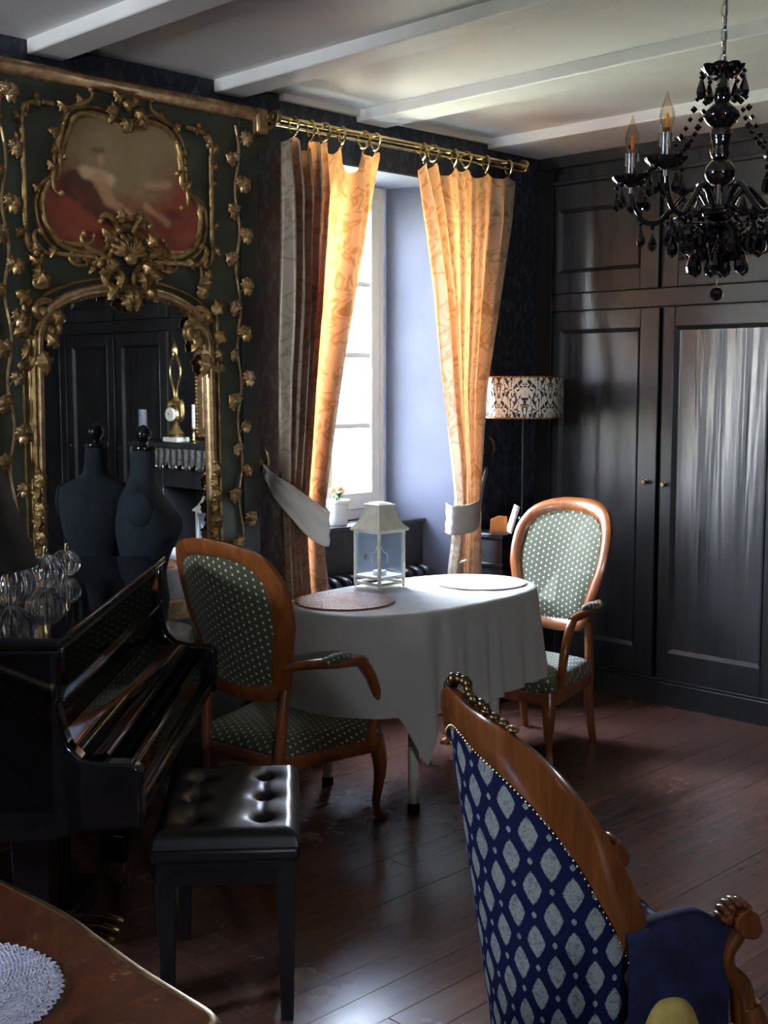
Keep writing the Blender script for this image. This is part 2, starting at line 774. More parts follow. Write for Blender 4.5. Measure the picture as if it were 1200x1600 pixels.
MT['shade'] = shade_mat()


def painting():
    g = G('painted_canvas')
    X, Y, Z = g.xyz(g.coord())
    c = g.comb(X, 0.0, Z)
    n = g.noise(c, 6, 5, .6, None, .8)
    m = g.noise(c, 18, 4, .6, None, .5)
    sky = g.mix(n, (.50, .36, .17), (.24, .15, .085))
    # reddish drapery towards the lower corners
    dx = (X / .34).ab()
    low = ((Z * -5.5 + dx * 1.1 + (n - .5) * 1.8) + .05).clamp()
    col = g.mix(low, sky, g.mix(m, (.50, .11, .065), (.20, .05, .035)))

    def cap(x0, z0, x1, z1, r, c1, colr, soft=26):
        ex, ez = x1 - x0, z1 - z0
        L = ex * ex + ez * ez
        h = (((X - x0) * ex + (Z - z0) * ez) / L).clamp()
        d = ((X - x0 - h * ex).sq() + (Z - z0 - h * ez).sq()).rt()
        k = ((r - d + (m - .5) * .03) * soft * 2).clamp()
        return g.mix(k * .85, c1, colr)
    flesh, pale = (.66, .38, .20), (.85, .62, .36)
    col = cap(-.20, .00, .04, -.13, .060, col, (.10, .035, .022))
    col = cap(-.16, .05, -.05, .03, .030, col, pale)
    col = cap(-.10, .03, -.06, -.04, .036, col, flesh)
    col = cap(-.06, -.04, .04, -.09, .026, col, flesh)
    col = cap(.03, -.09, .12, -.13, .018, col, flesh)
    col = cap(-.09, .095, -.09, .100, .024, col, flesh)
    col = cap(-.115, .125, -.08, .130, .016, col, (.13, .05, .03))
    col = cap(.11, .03, .20, .04, .020, col, flesh)
    col = cap(.20, -.06, .24, -.07, .022, col, (.20, .04, .03))
    col = cap(.10, -.05, .19, -.10, .020, col, flesh)
    col = cap(-.20, -.02, -.17, -.05, .024, col, (.20, .07, .04))
    g.bump(m, .2, .002)
    return g.done(col, .38)


MT['painting'] = painting()


def woven(name, c1, c2, rings=150):
    g = G(name)
    X, Y, Z = g.xyz(g.coord())
    r = (X.sq() + Y.sq()).rt()
    an = g.math('ARCTAN2', Y, X)
    w = (r * rings * 4).sin() * ((an * 60).sin())
    n = g.noise(g.coord(), 60, 3)
    k = (w * .35 + n)
    g.bump(k, .7, .004)
    return g.done(g.ramp(k, [(.25, c1), (.7, c2)]), .7)


MT['mat_brown'] = woven('brown_woven', (.11, .038, .010), (.48, .20, .07))
MT['mat_white'] = woven('white_woven', (.58, .57, .53), (.80, .79, .75))
MT['doily'] = plain('crochet_cotton', (.66, .66, .80), .85, var=.1, scale=60)
MT['pot'] = plain('pot_glaze', (.80, .79, .72), .35, var=.04)
MT['leaf_green'] = plain('leaf_green', (.07, .13, .05), .5, var=.3)
MT['orange'] = plain('orange_card', (.55, .17, .03), .5, var=.1)
MT['terracotta'] = plain('terracotta_flower', (.50, .20, .06), .6, var=.2)
MT['wax'] = plain('candle_wax', (.85, .83, .76), .5, var=.03)
MT['mustard'] = plain('mustard_cloth', (.40, .29, .07), .8, var=.2, scale=14, bump=.2)
MT['lawn'] = plain('lawn', (.19, .20, .135), .9, var=.3, scale=3)
MT['amber'] = plain('amber_filament', (.85, .32, .05), .4, var=.1)
MT['label_grey'] = plain('fascia_grey', (.5, .5, .5), .5)


# ================================================================== the room
X0, X1, Y0, Y1, ZC = -1.5, 5.03, -2.6, 3.90, 2.69
WX0, WX1, WZ0, WZ1 = 3.43, 4.25, .875, 2.46        # window niche


def struct(name, mb, mat, parent=None, **k):
    o = mb.build(name, mat, parent, **k)
    if parent is None: o['kind'] = 'structure'
    return o


fl = struct('floor', MB().box(X0 - .2, X1 + .2, Y0 - .2, 4.4, -.12, -.012), MT['subfloor'], smooth=0)
# floorboards run along the window wall
pw = .118
base = MB().box(-.55, .55, -pw / 2 + .0003, pw / 2 - .0003, -.02, 0).build('plank', MT['floor'], fl, smooth=0, bevel=.0007, seg=1)
rnd = random.Random(5)
first = True
ny = int((4.0 - Y0) / pw) + 1
for j in range(ny):
    y = 3.93 - j * pw
    x = X0 - rnd.random() * 1.2
    while x < X1:
        L = rnd.choice((1.4, 1.7, 2.0, 2.3))
        a, b = max(x, X0), min(x + L, X1)
        if b - a > .08:
            if first: o = base; first = False
            else: o = inst(base, fl)
            o.location = ((a + b) / 2, y, rnd.uniform(-.0008, .0006))
            o.scale = ((b - a - .002) / 1.1, 1, 1)
        x += L

ce = struct('ceiling', MB().box(X0 - .2, X1 + .2, Y0 - .2, 4.4, ZC, ZC + .15), MT['ceiling'], smooth=0)
for a, b in ((-1.0, -.86), (-.2, -.06), (.60, .74), (1.38, 1.52), (2.18, 2.32), (2.97, 3.11), (3.73, 3.91), (4.60, 5.03)):
    MB().box(a, b, Y0, Y1, 2.642, ZC + .01).build('beam', MT['beam'], ce, bevel=.006)
struct('trim_1', MB().box(3.3, 4.6, 3.872, 3.899, 2.665, ZC), MT['beam'])

FX0, FX1 = 3.40, 4.40                             # the niche opens out towards the room
wb = MB()
wb.box(X0 - .2, FX0, Y1, 4.315, 0, ZC)
wb.box(FX1, X1 + .2, Y1, 4.315, 0, ZC)
wb.box(FX0, FX1, Y1, 4.315, WZ1, ZC)
struct('wall_back', wb, MT['wallpaper'], smooth=0)


def fx(y):
    return FX0 + (WX0 - FX0) * (y - 3.9) / .335, FX1 + (WX1 - FX1) * (y - 3.9) / .335


a, b = fx(4.06)
struct('trim_2', MB().prism([(a, 4.06), (b, 4.06), (WX1, 4.235), (WX1, 4.315), (WX0, 4.315), (WX0, 4.235)], 0, WZ0 - .02), MT['dark_wood'])      # parapet under the sill
rv = MB()
rv.prism([(FX1 - .001, 3.9005), (FX1 + .004, 4.31), (WX1, 4.31), (WX1, 4.235)], 0, WZ1)
rv.prism([(FX0 + .001, 3.9005), (WX0, 4.235), (WX0, 4.31), (FX0 - .004, 4.31)], 0, WZ1)
rv.box(FX0, FX1, 3.901, 4.31, WZ1 - .006, WZ1 + .002)
struct('trim_3', rv, MT['reveal'], smooth=0)
a, b = fx(4.045)
struct('trim_4', MB().prism([(a, 4.045), (b, 4.045), (WX1, 4.235), (WX1, 4.27), (WX0, 4.27), (WX0, 4.235)], WZ0 - .02, WZ0), MT['dark_wood'], bevel=.003)   # sill

# casement window
wf = MB()
for a, b in ((WX0, WX0 + .06), (WX1 - .055, WX1 - .012)): wf.box(a, b, 4.24, 4.31, WZ0, WZ1)
wf.box(WX0 + .06, WX1 - .055, 4.24, 4.31, WZ1 - .06, WZ1)
wf.box(WX0 + .06, WX1 - .055, 4.24, 4.31, WZ0, WZ0 + .05)
win = struct('window_1', wf, MT['white_paint'], bevel=.004)
xs = (WX0 + .06, 3.83, WX1 - .055)
for k in range(2):
    a, b = xs[k], xs[k + 1]
    s = MB()
    for p, q in ((a, a + .055), (b - .055, b)): s.box(p, q, 4.225, 4.275, WZ0 + .05, WZ1 - .06)
    s.box(a + .055, b - .055, 4.225, 4.275, WZ0 + .05, WZ0 + .13).box(a + .055, b - .055, 4.225, 4.275, WZ1 - .12, WZ1 - .06)
    s.build('sash_frame', MT['white_paint'], win, bevel=.004)
    zs = [1.005, 1.325, 1.66, 1.995, WZ1 - .12]
    for i in range(4):
        if i: MB().box(a + .05, b - .05, 4.235, 4.262, zs[i] - .012, zs[i] + .012).build('muntin', MT['white_paint'], win)
        MB().box(a + .05, b - .05, 4.248, 4.251, zs[i], zs[i + 1]).build('glass_pane', MT['pane'], win, smooth=0)
tag(MB().box(-30, 40, 4.6, 60, -.6, -.5).build('ground', MT['lawn'], smooth=0), kind='structure')

# walls the photograph does not show, and a small unseen window added on the left to light the near chair
wl_ = MB()
wl_.box(X0 - .15, X0, Y0 - .2, 3.05, 0, ZC).box(X0 - .15, X0, 3.55, Y1, 0, ZC)
wl_.box(X0 - .15, X0, 3.05, 3.55, 0, 1.65).box(X0 - .15, X0, 3.05, 3.55, 2.35, ZC)
struct('wall_left', wl_, MT['wallpaper'], smooth=0)
w2 = MB()
for a, b in ((3.05, 3.09), (3.51, 3.55)): w2.box(X0 - .09, X0 - .04, a, b, 1.65, 2.35)
w2.box(X0 - .09, X0 - .04, 3.09, 3.51, 1.65, 1.69).box(X0 - .09, X0 - .04, 3.09, 3.51, 2.31, 2.35)
w2 = struct('added_window_2', w2, MT['white_paint'])
MB().box(X0 - .07, X0 - .067, 3.09, 3.51, 1.69, 2.31).build('glass_pane', MT['pane'], w2, smooth=0)
wf3 = MB()
wf3.box(X0 - .2, -.80, Y0 - .15, Y0, 0, ZC).box(-.35, X1 + .2, Y0 - .15, Y0, 0, ZC)
wf3.box(-.80, -.35, Y0 - .15, Y0, 0, 1.5).box(-.80, -.35, Y0 - .15, Y0, 1.95, ZC)
struct('wall_front', wf3, MT['wallpaper'], smooth=0)
w3 = MB()  # unseen window added behind the camera for soft frontal fill
for a, b in ((-.80, -.76), (-.39, -.35)): w3.box(a, b, Y0 - .09, Y0 - .04, 1.5, 1.95)
w3.box(-.76, -.39, Y0 - .09, Y0 - .04, 1.5, 1.54).box(-.76, -.39, Y0 - .09, Y0 - .04, 1.91, 1.95)
w3 = struct('added_window_3', w3, MT['white_paint'])
MB().box(-.76, -.39, Y0 - .07, Y0 - .067, 1.54, 1.91).build('glass_pane', MT['pane'], w3, smooth=0)

# panelled cupboard wall on the right
struct('wall_right', MB().box(X1, X1 + .2, Y0, Y1, 0, ZC), MT['panel'], smooth=0)
tr = MB()
tr.box(5.0, X1, Y0, Y1, 1.885, 1.968)
tr.box(4.99, X1, Y0, Y1, 2.585, 2.642)
tr.box(4.985, X1, Y0, Y1, 2.500, 2.520)
tr.box(4.995, X1, 3.805, Y1, .12, 2.585)
struct('trim_5', tr, MT['panel'], bevel=.003)
struct('baseboard_right', MB().box(4.972, X1, Y0, Y1, 0, .112).box(4.985, X1, Y0, Y1, .112, .124), MT['panel'], bevel=.003)
struct('baseboard_back', MB().box(X0, FX0, 3.878, Y1, 0, .12).box(FX1, 4.99, 3.878, Y1, 0, .12), MT['dark_wood'], bevel=.004)
dn = [0]


def cupboard_door(y0, y1, z0, z1, st=(.06, .06), rl=(.135, .085), knob=None, proud=0.0):
    """y0 < y1; stiles st = (low y, high y); rails rl = (bottom, top)"""
    dn[0] += 1
    x = 5.0 - proud
    m = MB()
    m.box(x, X1 - .002, y0, y0 + st[0], z0, z1).box(x, X1 - .002, y1 - st[1], y1, z0, z1)
    m.box(x, X1 - .002, y0 + st[0], y1 - st[1], z0, z0 + rl[0]).box(x, X1 - .002, y0 + st[0], y1 - st[1], z1 - rl[1], z1)
    d = struct('door_%d' % dn[0], m, MT['panel'], bevel=.003)
    a, b, c, e = y0 + st[0], y1 - st[1], z0 + rl[0], z1 - rl[1]
    # sloping bead round the panel
    mo = MB()
    path = [(a, c), (b, c), (b, e), (a, e)]
    k = .018
    vs, fs = [], []
    for off, xx in ((0, x - .003), (k, x + .014)):
        vs += [(xx, a + off, c + off), (xx, b - off, c + off), (xx, b - off, e - off), (xx, a + off, e - off)]
    fs = [(i, (i + 1) % 4, 4 + (i + 1) % 4, 4 + i) for i in range(4)]
    mo.add(vs, fs)
    mo.build('moulding', MT['panel'], d, smooth=0, solid=.003)
    MB().box(x + .014, X1 - .004, a, b, c, e).build('panel', MT['board' if proud else 'panel'], d, smooth=0)
    if knob:
        kb = MB().lathe([(.001, -.022), (.010, -.022), (.013, -.016), (.008, -.008), (.006, 0), (.012, .001), (.012, .004)], 14,
                        M=Matrix.Translation((x - .003, knob[0], knob[1])) @ Matrix.Rotation(PI / 2, 4, 'Y'))
        kb.build('knob', MT['dark_brass'], d)
    return d


cupboard_door(3.178, 3.80, .125, 1.88, (.105, .05), (.13, .09), knob=(3.232, 1.06))
cupboard_door(2.50, 3.145, .125, 1.88, (.105, .062), (.13, .09), knob=(3.118, 1.055), proud=.016)
cupboard_door(3.19, 3.80, 1.972, 2.50, (.10, .03), (.10, .12))
cupboard_door(2.50, 3.165, 1.972, 2.50, (.105, .08), (.12, .14))
cupboard_door(2.20, 2.49, .125, 1.88)
cupboard_door(2.20, 2.49, 1.972, 2.50, rl=(.1, .1))
for a in (.16, -.47, -1.10, -1.73, -2.36):
    cupboard_door(a, a + .61, .125, 1.88, (.08, .08), (.13, .09), knob=(a + .05, 1.06))
    cupboard_door(a, a + .61, 1.972, 2.50, (.08, .08), (.1, .12))


# ================================================================== trumeau on the window wall
TR = empty('trumeau_mirror', (2.52, 3.86, 0), 0, 'tall sage green trumeau panel with gilded carving, painted cartouche and arched mirror', 'mirror')
TX = 2.52


def tm(x, z, d): return (x - TX, -d, z)         # wall plane -> trumeau frame; d = how far it stands proud


b = MB().box(-.62, .62, 0, .04, .12, 2.575)
b.build('backboard', MT['sage'], TR, smooth=0)
for a, c in ((-.62, -.535), (.535, .62)):
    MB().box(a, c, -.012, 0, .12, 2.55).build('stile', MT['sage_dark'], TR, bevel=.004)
# cornice
cp = [(0, 2.55), (-.020, 2.555), (-.026, 2.566), (-.040, 2.572), (-.046, 2.588), (-.030, 2.60), (.04, 2.60), (.04, 2.55)]
MB().prism([(y, z) for y, z in cp], -.65, .65, 'x').build('cornice', MT['gilt_pale'], TR, smooth=50)
MB().box(.60, .655, -.045, .04, 2.50, 2.60).build('cornice_block', MT['gilt_pale'], TR, bevel=.01)

# painted canvas in its cartouche
PO = [(2.533, 2.431), (2.481, 2.463), (2.403, 2.469), (2.333, 2.448), (2.299, 2.383), (2.272, 2.308), (2.262, 2.242), (2.22, 2.207),
      (2.198, 2.141), (2.215, 2.065), (2.27, 2.005), (2.363, 1.985), (2.442, 2.009), (2.47, 2.056), (2.532, 2.093), (2.605, 2.054),
      (2.66, 2.012), (2.755, 2.002), (2.835, 2.049), (2.861, 2.129), (2.853, 2.2), (2.809, 2.236), (2.781, 2.27), (2.774, 2.339),
      (2.763, 2.408), (2.707, 2.462), (2.635, 2.475), (2.579, 2.455)]
PP = [(p.x, p.y) for p in catmull([(a, c, 0) for a, c in PO], 5, True)]
cz = 2.22
pm = MB()
vs = [(0, 0, 0)] + [(x - TX, -.002, z - cz) for x, z in PP]
pm.add(vs, [(0, 1 + i, 1 + (i + 1) % len(PP)) for i in range(len(PP))])
pm.build('painting', MT['painting'], TR, loc=(0, -.008, cz), smooth=0)
HALF = [(-.014, 0), (-.013, .010), (-.006, .019), (.003, .020), (.010, .014), (.013, .006), (.014, 0)]


def moulding(name, path, prof, closed=True, mat='gilt', parent=TR, lobes=0, amp=0):
    m = MB()
    sweep(m, path, prof, lambda x, z, d: tm(x, z, d), closed, (lambda t: 1 + amp * math.sin(t * 2 * PI * lobes)) if lobes else None)
    return m.build(name, MT[mat], parent, smooth=60)


# outline runs anticlockwise seen from the front, so the normal points inwards
moulding('painting_frame', PP, HALF, lobes=46, amp=.16)
moulding('painting_frame', [(TX + (x - TX) * 1.085, cz + (z - cz) * 1.10) for x, z in PP], [(a * .55, d * .7) for a, d in HALF], lobes=70, amp=.35)

# mirror plate and arched frame
AR = [(2.176, .70), (2.170, 1.10), (2.174, 1.45), (2.176, 1.657), (2.189, 1.723), (2.231, 1.785), (2.333, 1.833), (2.440, 1.856), (2.525, 1.862),
      (2.61, 1.857), (2.72, 1.836), (2.815, 1.79), (2.864, 1.725), (2.882, 1.657), (2.888, 1.45), (2.892, 1.10), (2.894, .70)]
AP = [(p.x, p.y) for p in catmull([(a, c, 0) for a, c in AR], 4)]
mm = MB()
n = len(AP)
# the old plate sits slightly out of true in its rebate
mm.add([tm(x, z, .007 - .015 * (x - 2.53)) for x, z in AP] + [tm(2.53, 1.2, .007)], [(i, i + 1, n) for i in range(n - 1)] + [(n - 1, 0, n)])
mm.build('mirror_glass', MT['mirror'], TR, smooth=0)
PR = [(-.010, 0), (-.010, .006), (-.006, .014), (.000, .024), (.010, .030), (.022, .026), (.030, .012), (.030, 0)]
moulding('mirror_frame', [(x, z) for x, z in AP], [(a * 1.0, d) for a, d in PR][::1], False, 'gilt_pale')
moulding('mirror_frame', [(TX + (x - TX) * 1.13, z + (.045 if z > 1.6 else 0)) for x, z in AP], [(a * .5, d * .8) for a, d in HALF], False, 'gilt', lobes=60, amp=.3)
# little beads along the inner edge of the arch
bd = MB()
arch_in = [p for p in catmull([(a, c, 0) for a, c in AR[3:14]], 9)]
for p in arch_in: bd.sphere(tm(p.x, p.y - .012, .012), .006, 6, 4)
tag(bd.build('beading', MT['gilt'], TR), kind='stuff')
MB().box(-.40, .40, -.03, 0, .62, .70).build('mirror_frame', MT['gilt_pale'], TR, bevel=.008)
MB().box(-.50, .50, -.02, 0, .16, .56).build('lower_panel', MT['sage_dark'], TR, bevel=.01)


def scroll(name, x, z, a, segs, r=.012, mat='gilt', taper=True, mirror=False, bulb=True, d=.014):
    P = turtle(x, z, a, segs)
    n = len(P)
    if mirror: P = [(2 * TX - p, q) for p, q in P]
    pts = [tm(p, q, d) for p, q in P]
    rad = [r * (.45 + .55 * math.sin(PI * (i / (n - 1)) ** .8)) if taper else r for i in range(n)]
    m = MB().tube(pts, rad, 8)
    if bulb:
        m.sphere(pts[-1], r * 1.15, 8, 6)
        m.sphere(pts[0], r * .9, 8, 6)
    return m.build(name, MT[mat], TR, smooth=60)


def volute(name, x, z, ang, size, turn=1, r=.012, mirror=False):
    k = turn / size
    return scroll(name, x, z, ang, [(size * 1.2, k * .4, k * 1.2), (size * 1.7, k * 1.2, k * 3.2), (size * 1.1, k * 3.2, k * 7)], r, mirror=mirror)


# gilded leaf: shared mesh
def leaf_mb(L=.06, W=.022, lobes=3, bulge=.012):
    m = MB()
    def f(u, v):
        t = u * 2 - 1
        w = W * math.sin(PI * min(1, v ** .75 * .97 + .02)) * (1 + .28 * math.sin(v * lobes * 2 * PI - .6))
        return (t * w, -(bulge * (1 - t * t) * math.sin(PI * v) + .003 - .004 * abs(t) ** .5 * 0 + .006 * math.sin(v * 3.2)) - (.004 if abs(t) < .3 else 0), v * L)
    m.grid(f, 6, 12)
    return m


LEAF = leaf_mb().build('leaf', MT['gilt'], TR, smooth=60, solid=.002)
LEAFP = leaf_mb(.050, .026, 2, .010).build('vine_leaf', MT['gilt'], TR, smooth=60, solid=.002)
LEAFQ = leaf_mb(.050, .026, 2, .010).build('vine_leaf', MT['gilt_pale'], TR, smooth=60, solid=.002)
used = {}


def put(src, x, z, ang, sc=1.0, d=.008, tilt=0.0):
    """ang: direction the leaf points, 0 = up, positive = clockwise seen from the front"""
    lc = tm(x, z, d)
    if src.name not in used:
        used[src.name] = 1
        o = src
        o.location, o.rotation_euler, o.scale = lc, (tilt, ang, 0), (sc,) * 3
        return o
    return inst(src, TR, lc, (tilt, ang, 0), sc)


# vine trails on the two stiles
def vine(x, z0, z1, seed):
    r = random.Random(seed)
    pts, z, i = [], z0, 0
    while z < z1:
        pts.append((x + .010 * math.sin(z * 21 + seed), z))
        z += .02
    MB().tube([tm(a, c, .016) for a, c in pts], .006, 6).build('vine_stem', MT['gilt_pale'], TR, smooth=60)
    z = z0 + .04
    while z < z1 - .04:
        s = 1 if i % 2 else -1
        xx = x + .010 * math.sin(z * 21 + seed)
        # small twig with a three-part leaf
        tip = (xx + s * .020, z + .022)
        MB().tube([tm(xx, z, .016), tm(xx + s * .012, z + .016, .020), tm(*tip, .018)], [.004, .003, .003], 5).build('twig', MT['gilt'], TR)
        k = r.uniform(.8, 1.15)
        for a in (-.9, 0, .9):
            put(r.choice((LEAFP, LEAFQ)), tip[0], tip[1], s * .9 + a + r.uniform(-.25, .25), k * (1 if a == 0 else .85), .018, r.uniform(.0, .35))
        z += r.uniform(.085, .105)
        i += 1


vine(3.035, .62, 2.53, 1)
vine(2.052, .62, 2.53, 4)

# side frames of the painted field: straight reeds with scrolled corners
for mir in (False, True):
    def mx(x): return 2 * TX - x if mir else x
    MB().tube([tm(mx(2.128), 2.06, .012), tm(mx(2.126), 2.39, .012)], .0095, 8).build('reed', MT['gilt'], TR)
    MB().tube([tm(mx(2.205), 1.975, .012), tm(mx(2.40), 1.972, .012)], .009, 8).build('reed', MT['gilt_pale'], TR)
    MB().tube([tm(mx(2.20), 2.478, .012), tm(mx(2.245), 2.480, .012)], .009, 8).build('reed', MT['gilt'], TR)
    scroll('scroll', 2.126, 2.39, PI / 2, [(.05, 0, -10), (.05, -14, -30), (.03, 30, 60)], .011, mirror=mir)
    scroll('scroll', 2.205, 2.478, PI, [(.05, 4, 14), (.05, 14, 50)], .011, mirror=mir)
    scroll('scroll', 2.128, 2.065, -PI / 2, [(.06, -4, 12), (.05, 12, 40)], .012, mirror=mir)
    scroll('scroll', 2.20, 1.976, PI * .9, [(.06, -12, -16), (.05, -30, -60)], .012, mirror=mir)
    for (x, z, a, s) in ((2.12, 2.40, -.6, .8), (2.14, 2.44, .3, .7), (2.12, 2.05, -2.4, .8), (2.15, 2.01, 2.6, .9), (2.19, 1.99, -1.9, .8), (2.17, 2.47, 1.3, .7),
                         (2.11, 2.34, -.4, .55), (2.115, 2.30, -2.6, .5), (2.11, 2.12, -.5, .55)):
        put(LEAF, mx(x), z, -a if mir else a, s)
    # top shoulder scrolls of the painting frame
    for (x, z, a, segs) in ((2.30, 2.475, .3, [(.09, 2, 3), (.05, 12, 60)]), (2.285, 2.42, -1.9, [(.08, -2, 6), (.05, 10, 60)]),
                            (2.25, 2.27, -2.0, [(.06, 4, 10), (.05, 14, 60)]), (2.262, 2.02, -.2, [(.10, 2, 5), (.05, 12, 50)])):
        scroll('scroll', x, z, a, segs, .010, mirror=mir)
    for (x, z, a, s) in ((2.30, 2.46, -.9, .9), (2.27, 2.38, -1.3, .8), (2.265, 2.34, -2.2, .7), (2.36, 2.492, -.5, .7), (2.245, 2.25, -.6, .8),
                         (2.19, 2.18, -1.0, .7), (2.24, 2.00, -2.6, .9), (2.40, 1.972, 2.2, .8)):
        put(LEAF, mx(x), z, -a if mir else a, s)
    # spandrel sprays between painting and mirror
    scroll('scroll', 2.47, 1.955, 2.6, [(.08, -4, 8), (.06, 10, -24), (.04, -30, -70)], .011, mirror=mir)
    scroll('scroll', 2.36, 1.945, 3.5, [(.06, -10, -20), (.04, -30, -80)], .008, mirror=mir)
    for (x, z, a, s) in ((2.43, 1.965, -1.9, 1.0), (2.38, 1.955, -1.2, .7), (2.40, 1.94, -2.3, .7), (2.34, 1.955, -1.6, .6), (2.45, 1.93, -2.6, .8)):
        put(LEAF, mx(x), z, -a if mir else a, s)
    # big corner C-scrolls of the mirror arch
    volute('corner_scroll', 2.235, 1.80, 2.6, .055, 1, .016, mir)
    volute('corner_scroll', 2.150, 1.70, 1.2, .060, -1, .015, mir)
    scroll('corner_scroll', 2.185, 1.965, -1.9, [(.07, 8, 14), (.05, -20, -50), (.05, -50, -80)], .011, mirror=mir)
    scroll('corner_scroll', 2.150, 1.70, -1.6, [(.10, 2, -8), (.06, -20, -50)], .015, mirror=mir)
    scroll('corner_scroll', 2.110, 1.80, -1.4, [(.08, -8, 6), (.08, 14, 40)], .011, mirror=mir)
    for (x, z, a, s) in ((2.20, 1.85, -.5, 1.3), (2.16, 1.88, .1, 1.1), (2.14, 1.80, -1.0, 1.3), (2.13, 1.72, -2.0, 1.2), (2.165, 1.64, 2.9, 1.5),
                         (2.19, 1.70, 2.4, 1.2), (2.12, 1.66, -2.7, 1.0), (2.17, 1.92, -.7, .9), (2.21, 1.77, 2.0, 1.1)):
        put(LEAF, mx(x), z, -a if mir else a, s, .014)
    # pendant trails down the mirror's sides
    for k, z in enumerate((1.22, 1.17, 1.12, 1.07, 1.02, .97, .92)):
        put(LEAF, mx(2.138), z, PI + (.35 if k % 2 else -.35), 1.0, .02, .2)
        MB().sphere(tm(mx(2.140), z + .004, .030), .011, 8, 6).build('berry', MT['gilt'], TR)
    MB().tube([tm(mx(2.104), .66, .008), tm(mx(2.104), 1.60, .008)], .006, 6).build('reed', MT['gilt'], TR)
    MB().tube([tm(mx(2.140), .66, .012), tm(mx(2.140), 1.62, .012)], .013, 8).build('reed', MT['gilt'], TR)

# central shell ornament between painting and mirror, and the crest over the painting
sh = MB()
for k in range(9):
    a = (k - 4) * .36
    sh.tube([tm(TX + .012 + .012 * math.sin(a), 1.985 + .012 * math.cos(a), .030), tm(TX + .012 + .052 * math.sin(a), 1.985 + .055 * math.cos(a), .038),
             tm(TX + .012 + .078 * math.sin(a), 1.985 + .080 * math.cos(a), .016)], [.006, .012, .007], 6)
sh.sphere(tm(TX + .012, 1.975, .03), (.026, .020, .026), 12, 8)
sh.build('shell_ornament', MT['gilt'], TR, smooth=60)
for mir in (False, True):
    for (x, z, a, sg, r) in ((2.50, 1.90, 1.9, [(.09, 6, 10), (.05, 24, 60)], .014), (2.475, 1.86, 2.9, [(.07, -10, -16), (.05, -26, -70)], .014),
                             (2.49, 2.075, 2.0, [(.06, 8, 12), (.05, 24, 70)], .013), (2.46, 2.00, -2.2, [(.08, 8, 12), (.04, 30, 70)], .013)):
        scroll('scroll', x, z, a, sg, r, mirror=mir, d=.024)
    for (x, z, a, s) in ((2.50, 1.845, 2.8, 1.1), (2.47, 1.875, -2.4, 1.2), (2.455, 1.92, -1.6, 1.1), (2.49, 1.93, -2.9, 1.2), (2.46, 2.03, -.9, 1.2),
                         (2.50, 2.10, -.3, 1.0), (2.515, 1.87, 3.05, 1.2), (2.48, 1.96, -2.2, 1.1)):
        put(LEAF, 2 * TX + .02 - x if mir else x, z, -a if mir else a, s, .026, .2)
    for (x, z, a, s) in ((2.50, 2.50, -1.9, 1.1), (2.515, 2.475, 2.9, 1.0), (2.51, 2.52, -.8, .9), (2.485, 2.48, -2.4, .9)):
        put(LEAF, 2 * TX + .02 - x if mir else x, z, -a if mir else a, s, .02, .2)
MB().sphere(tm(TX + .012, 2.52, .03), (.022, .018, .028), 10, 8).build('crest_ornament', MT['gilt'], TR)
MB().sphere(tm(TX + .012, 1.90, .045), (.012, .012, .028), 10, 8).build('shell_ornament', MT['gilt'], TR)


# ================================================================== curtain rod, rings, curtains
RY, RZ = 3.775, 2.562
rod = empty('curtain_rod', (3.95, RY, RZ), 0, 'brass curtain rod across the top of the window with round end discs', 'curtain rod')
MB().tube([(-.77, 0, 0), (.77, 0, 0)], .0115, 14).build('rod', MT['brass'], rod)
MB().tube([(-.765, .012, -.024), (.765, .012, -.024)], .0055, 10).build('pull_rod', MT['brass'], rod)
for s in (-1, 1):
    fm = MB()
    fm.tube([(s * .765, 0, 0), (s * .785, 0, 0)], .030, 18)
    fm.tube([(s * .785, 0, 0), (s * .80, 0, 0)], .018, 14)
    fm.build('finial', MT['brass' if s > 0 else 'dark_brass'], rod, bevel=.004)
    br = MB()
    br.tube([(s * .72, 0, 0), (s * .72, .06, -.004), (s * .72, .122, 0)], .008, 8)
    br.tube([(s * .72, .112, 0), (s * .72, .124, 0)], .026, 16)
    br.build('bracket', MT['dark_brass'], rod)

ringm = MB()
ringm.tube([(0, .033 * math.cos(a), .033 * math.sin(a)) for a in [k * PI / 12 for k in range(24)]], .0058, 8, True)
ringm.tube([(0, .006 * math.cos(a), -.044 + .006 * math.sin(a)) for a in [k * PI / 4 for k in range(8)]], .0018, 5, True)
ring0 = None
RL = [3.27, 3.36, 3.43, 3.53, 3.655, 3.725]
RR = [4.02, 4.085, 4.225, 4.305, 4.445, 4.61]
places = ['outermost', 'second', 'third', 'fourth', 'fifth', 'last']
for side, xs_ in (('left', RL), ('right', RR)):
    for i, x in enumerate(xs_):
        if ring0 is None:
            ring0 = ringm.build('curtain_ring', MT['brass'])
            o = ring0
        else: o = inst(ring0)
        o.location = (x, RY, RZ - .020)
        o.rotation_euler = (0, 0, random.uniform(-.45, .45))
        word = {0: 'first', 1: 'second', 2: 'third', 3: 'fourth', 4: 'fifth', 5: 'sixth'}[i]
        tag(o, 'brass curtain ring, %s from the left of the six holding the %s curtain' % (word, side), 'ring', 'brass rings on the curtain rod')


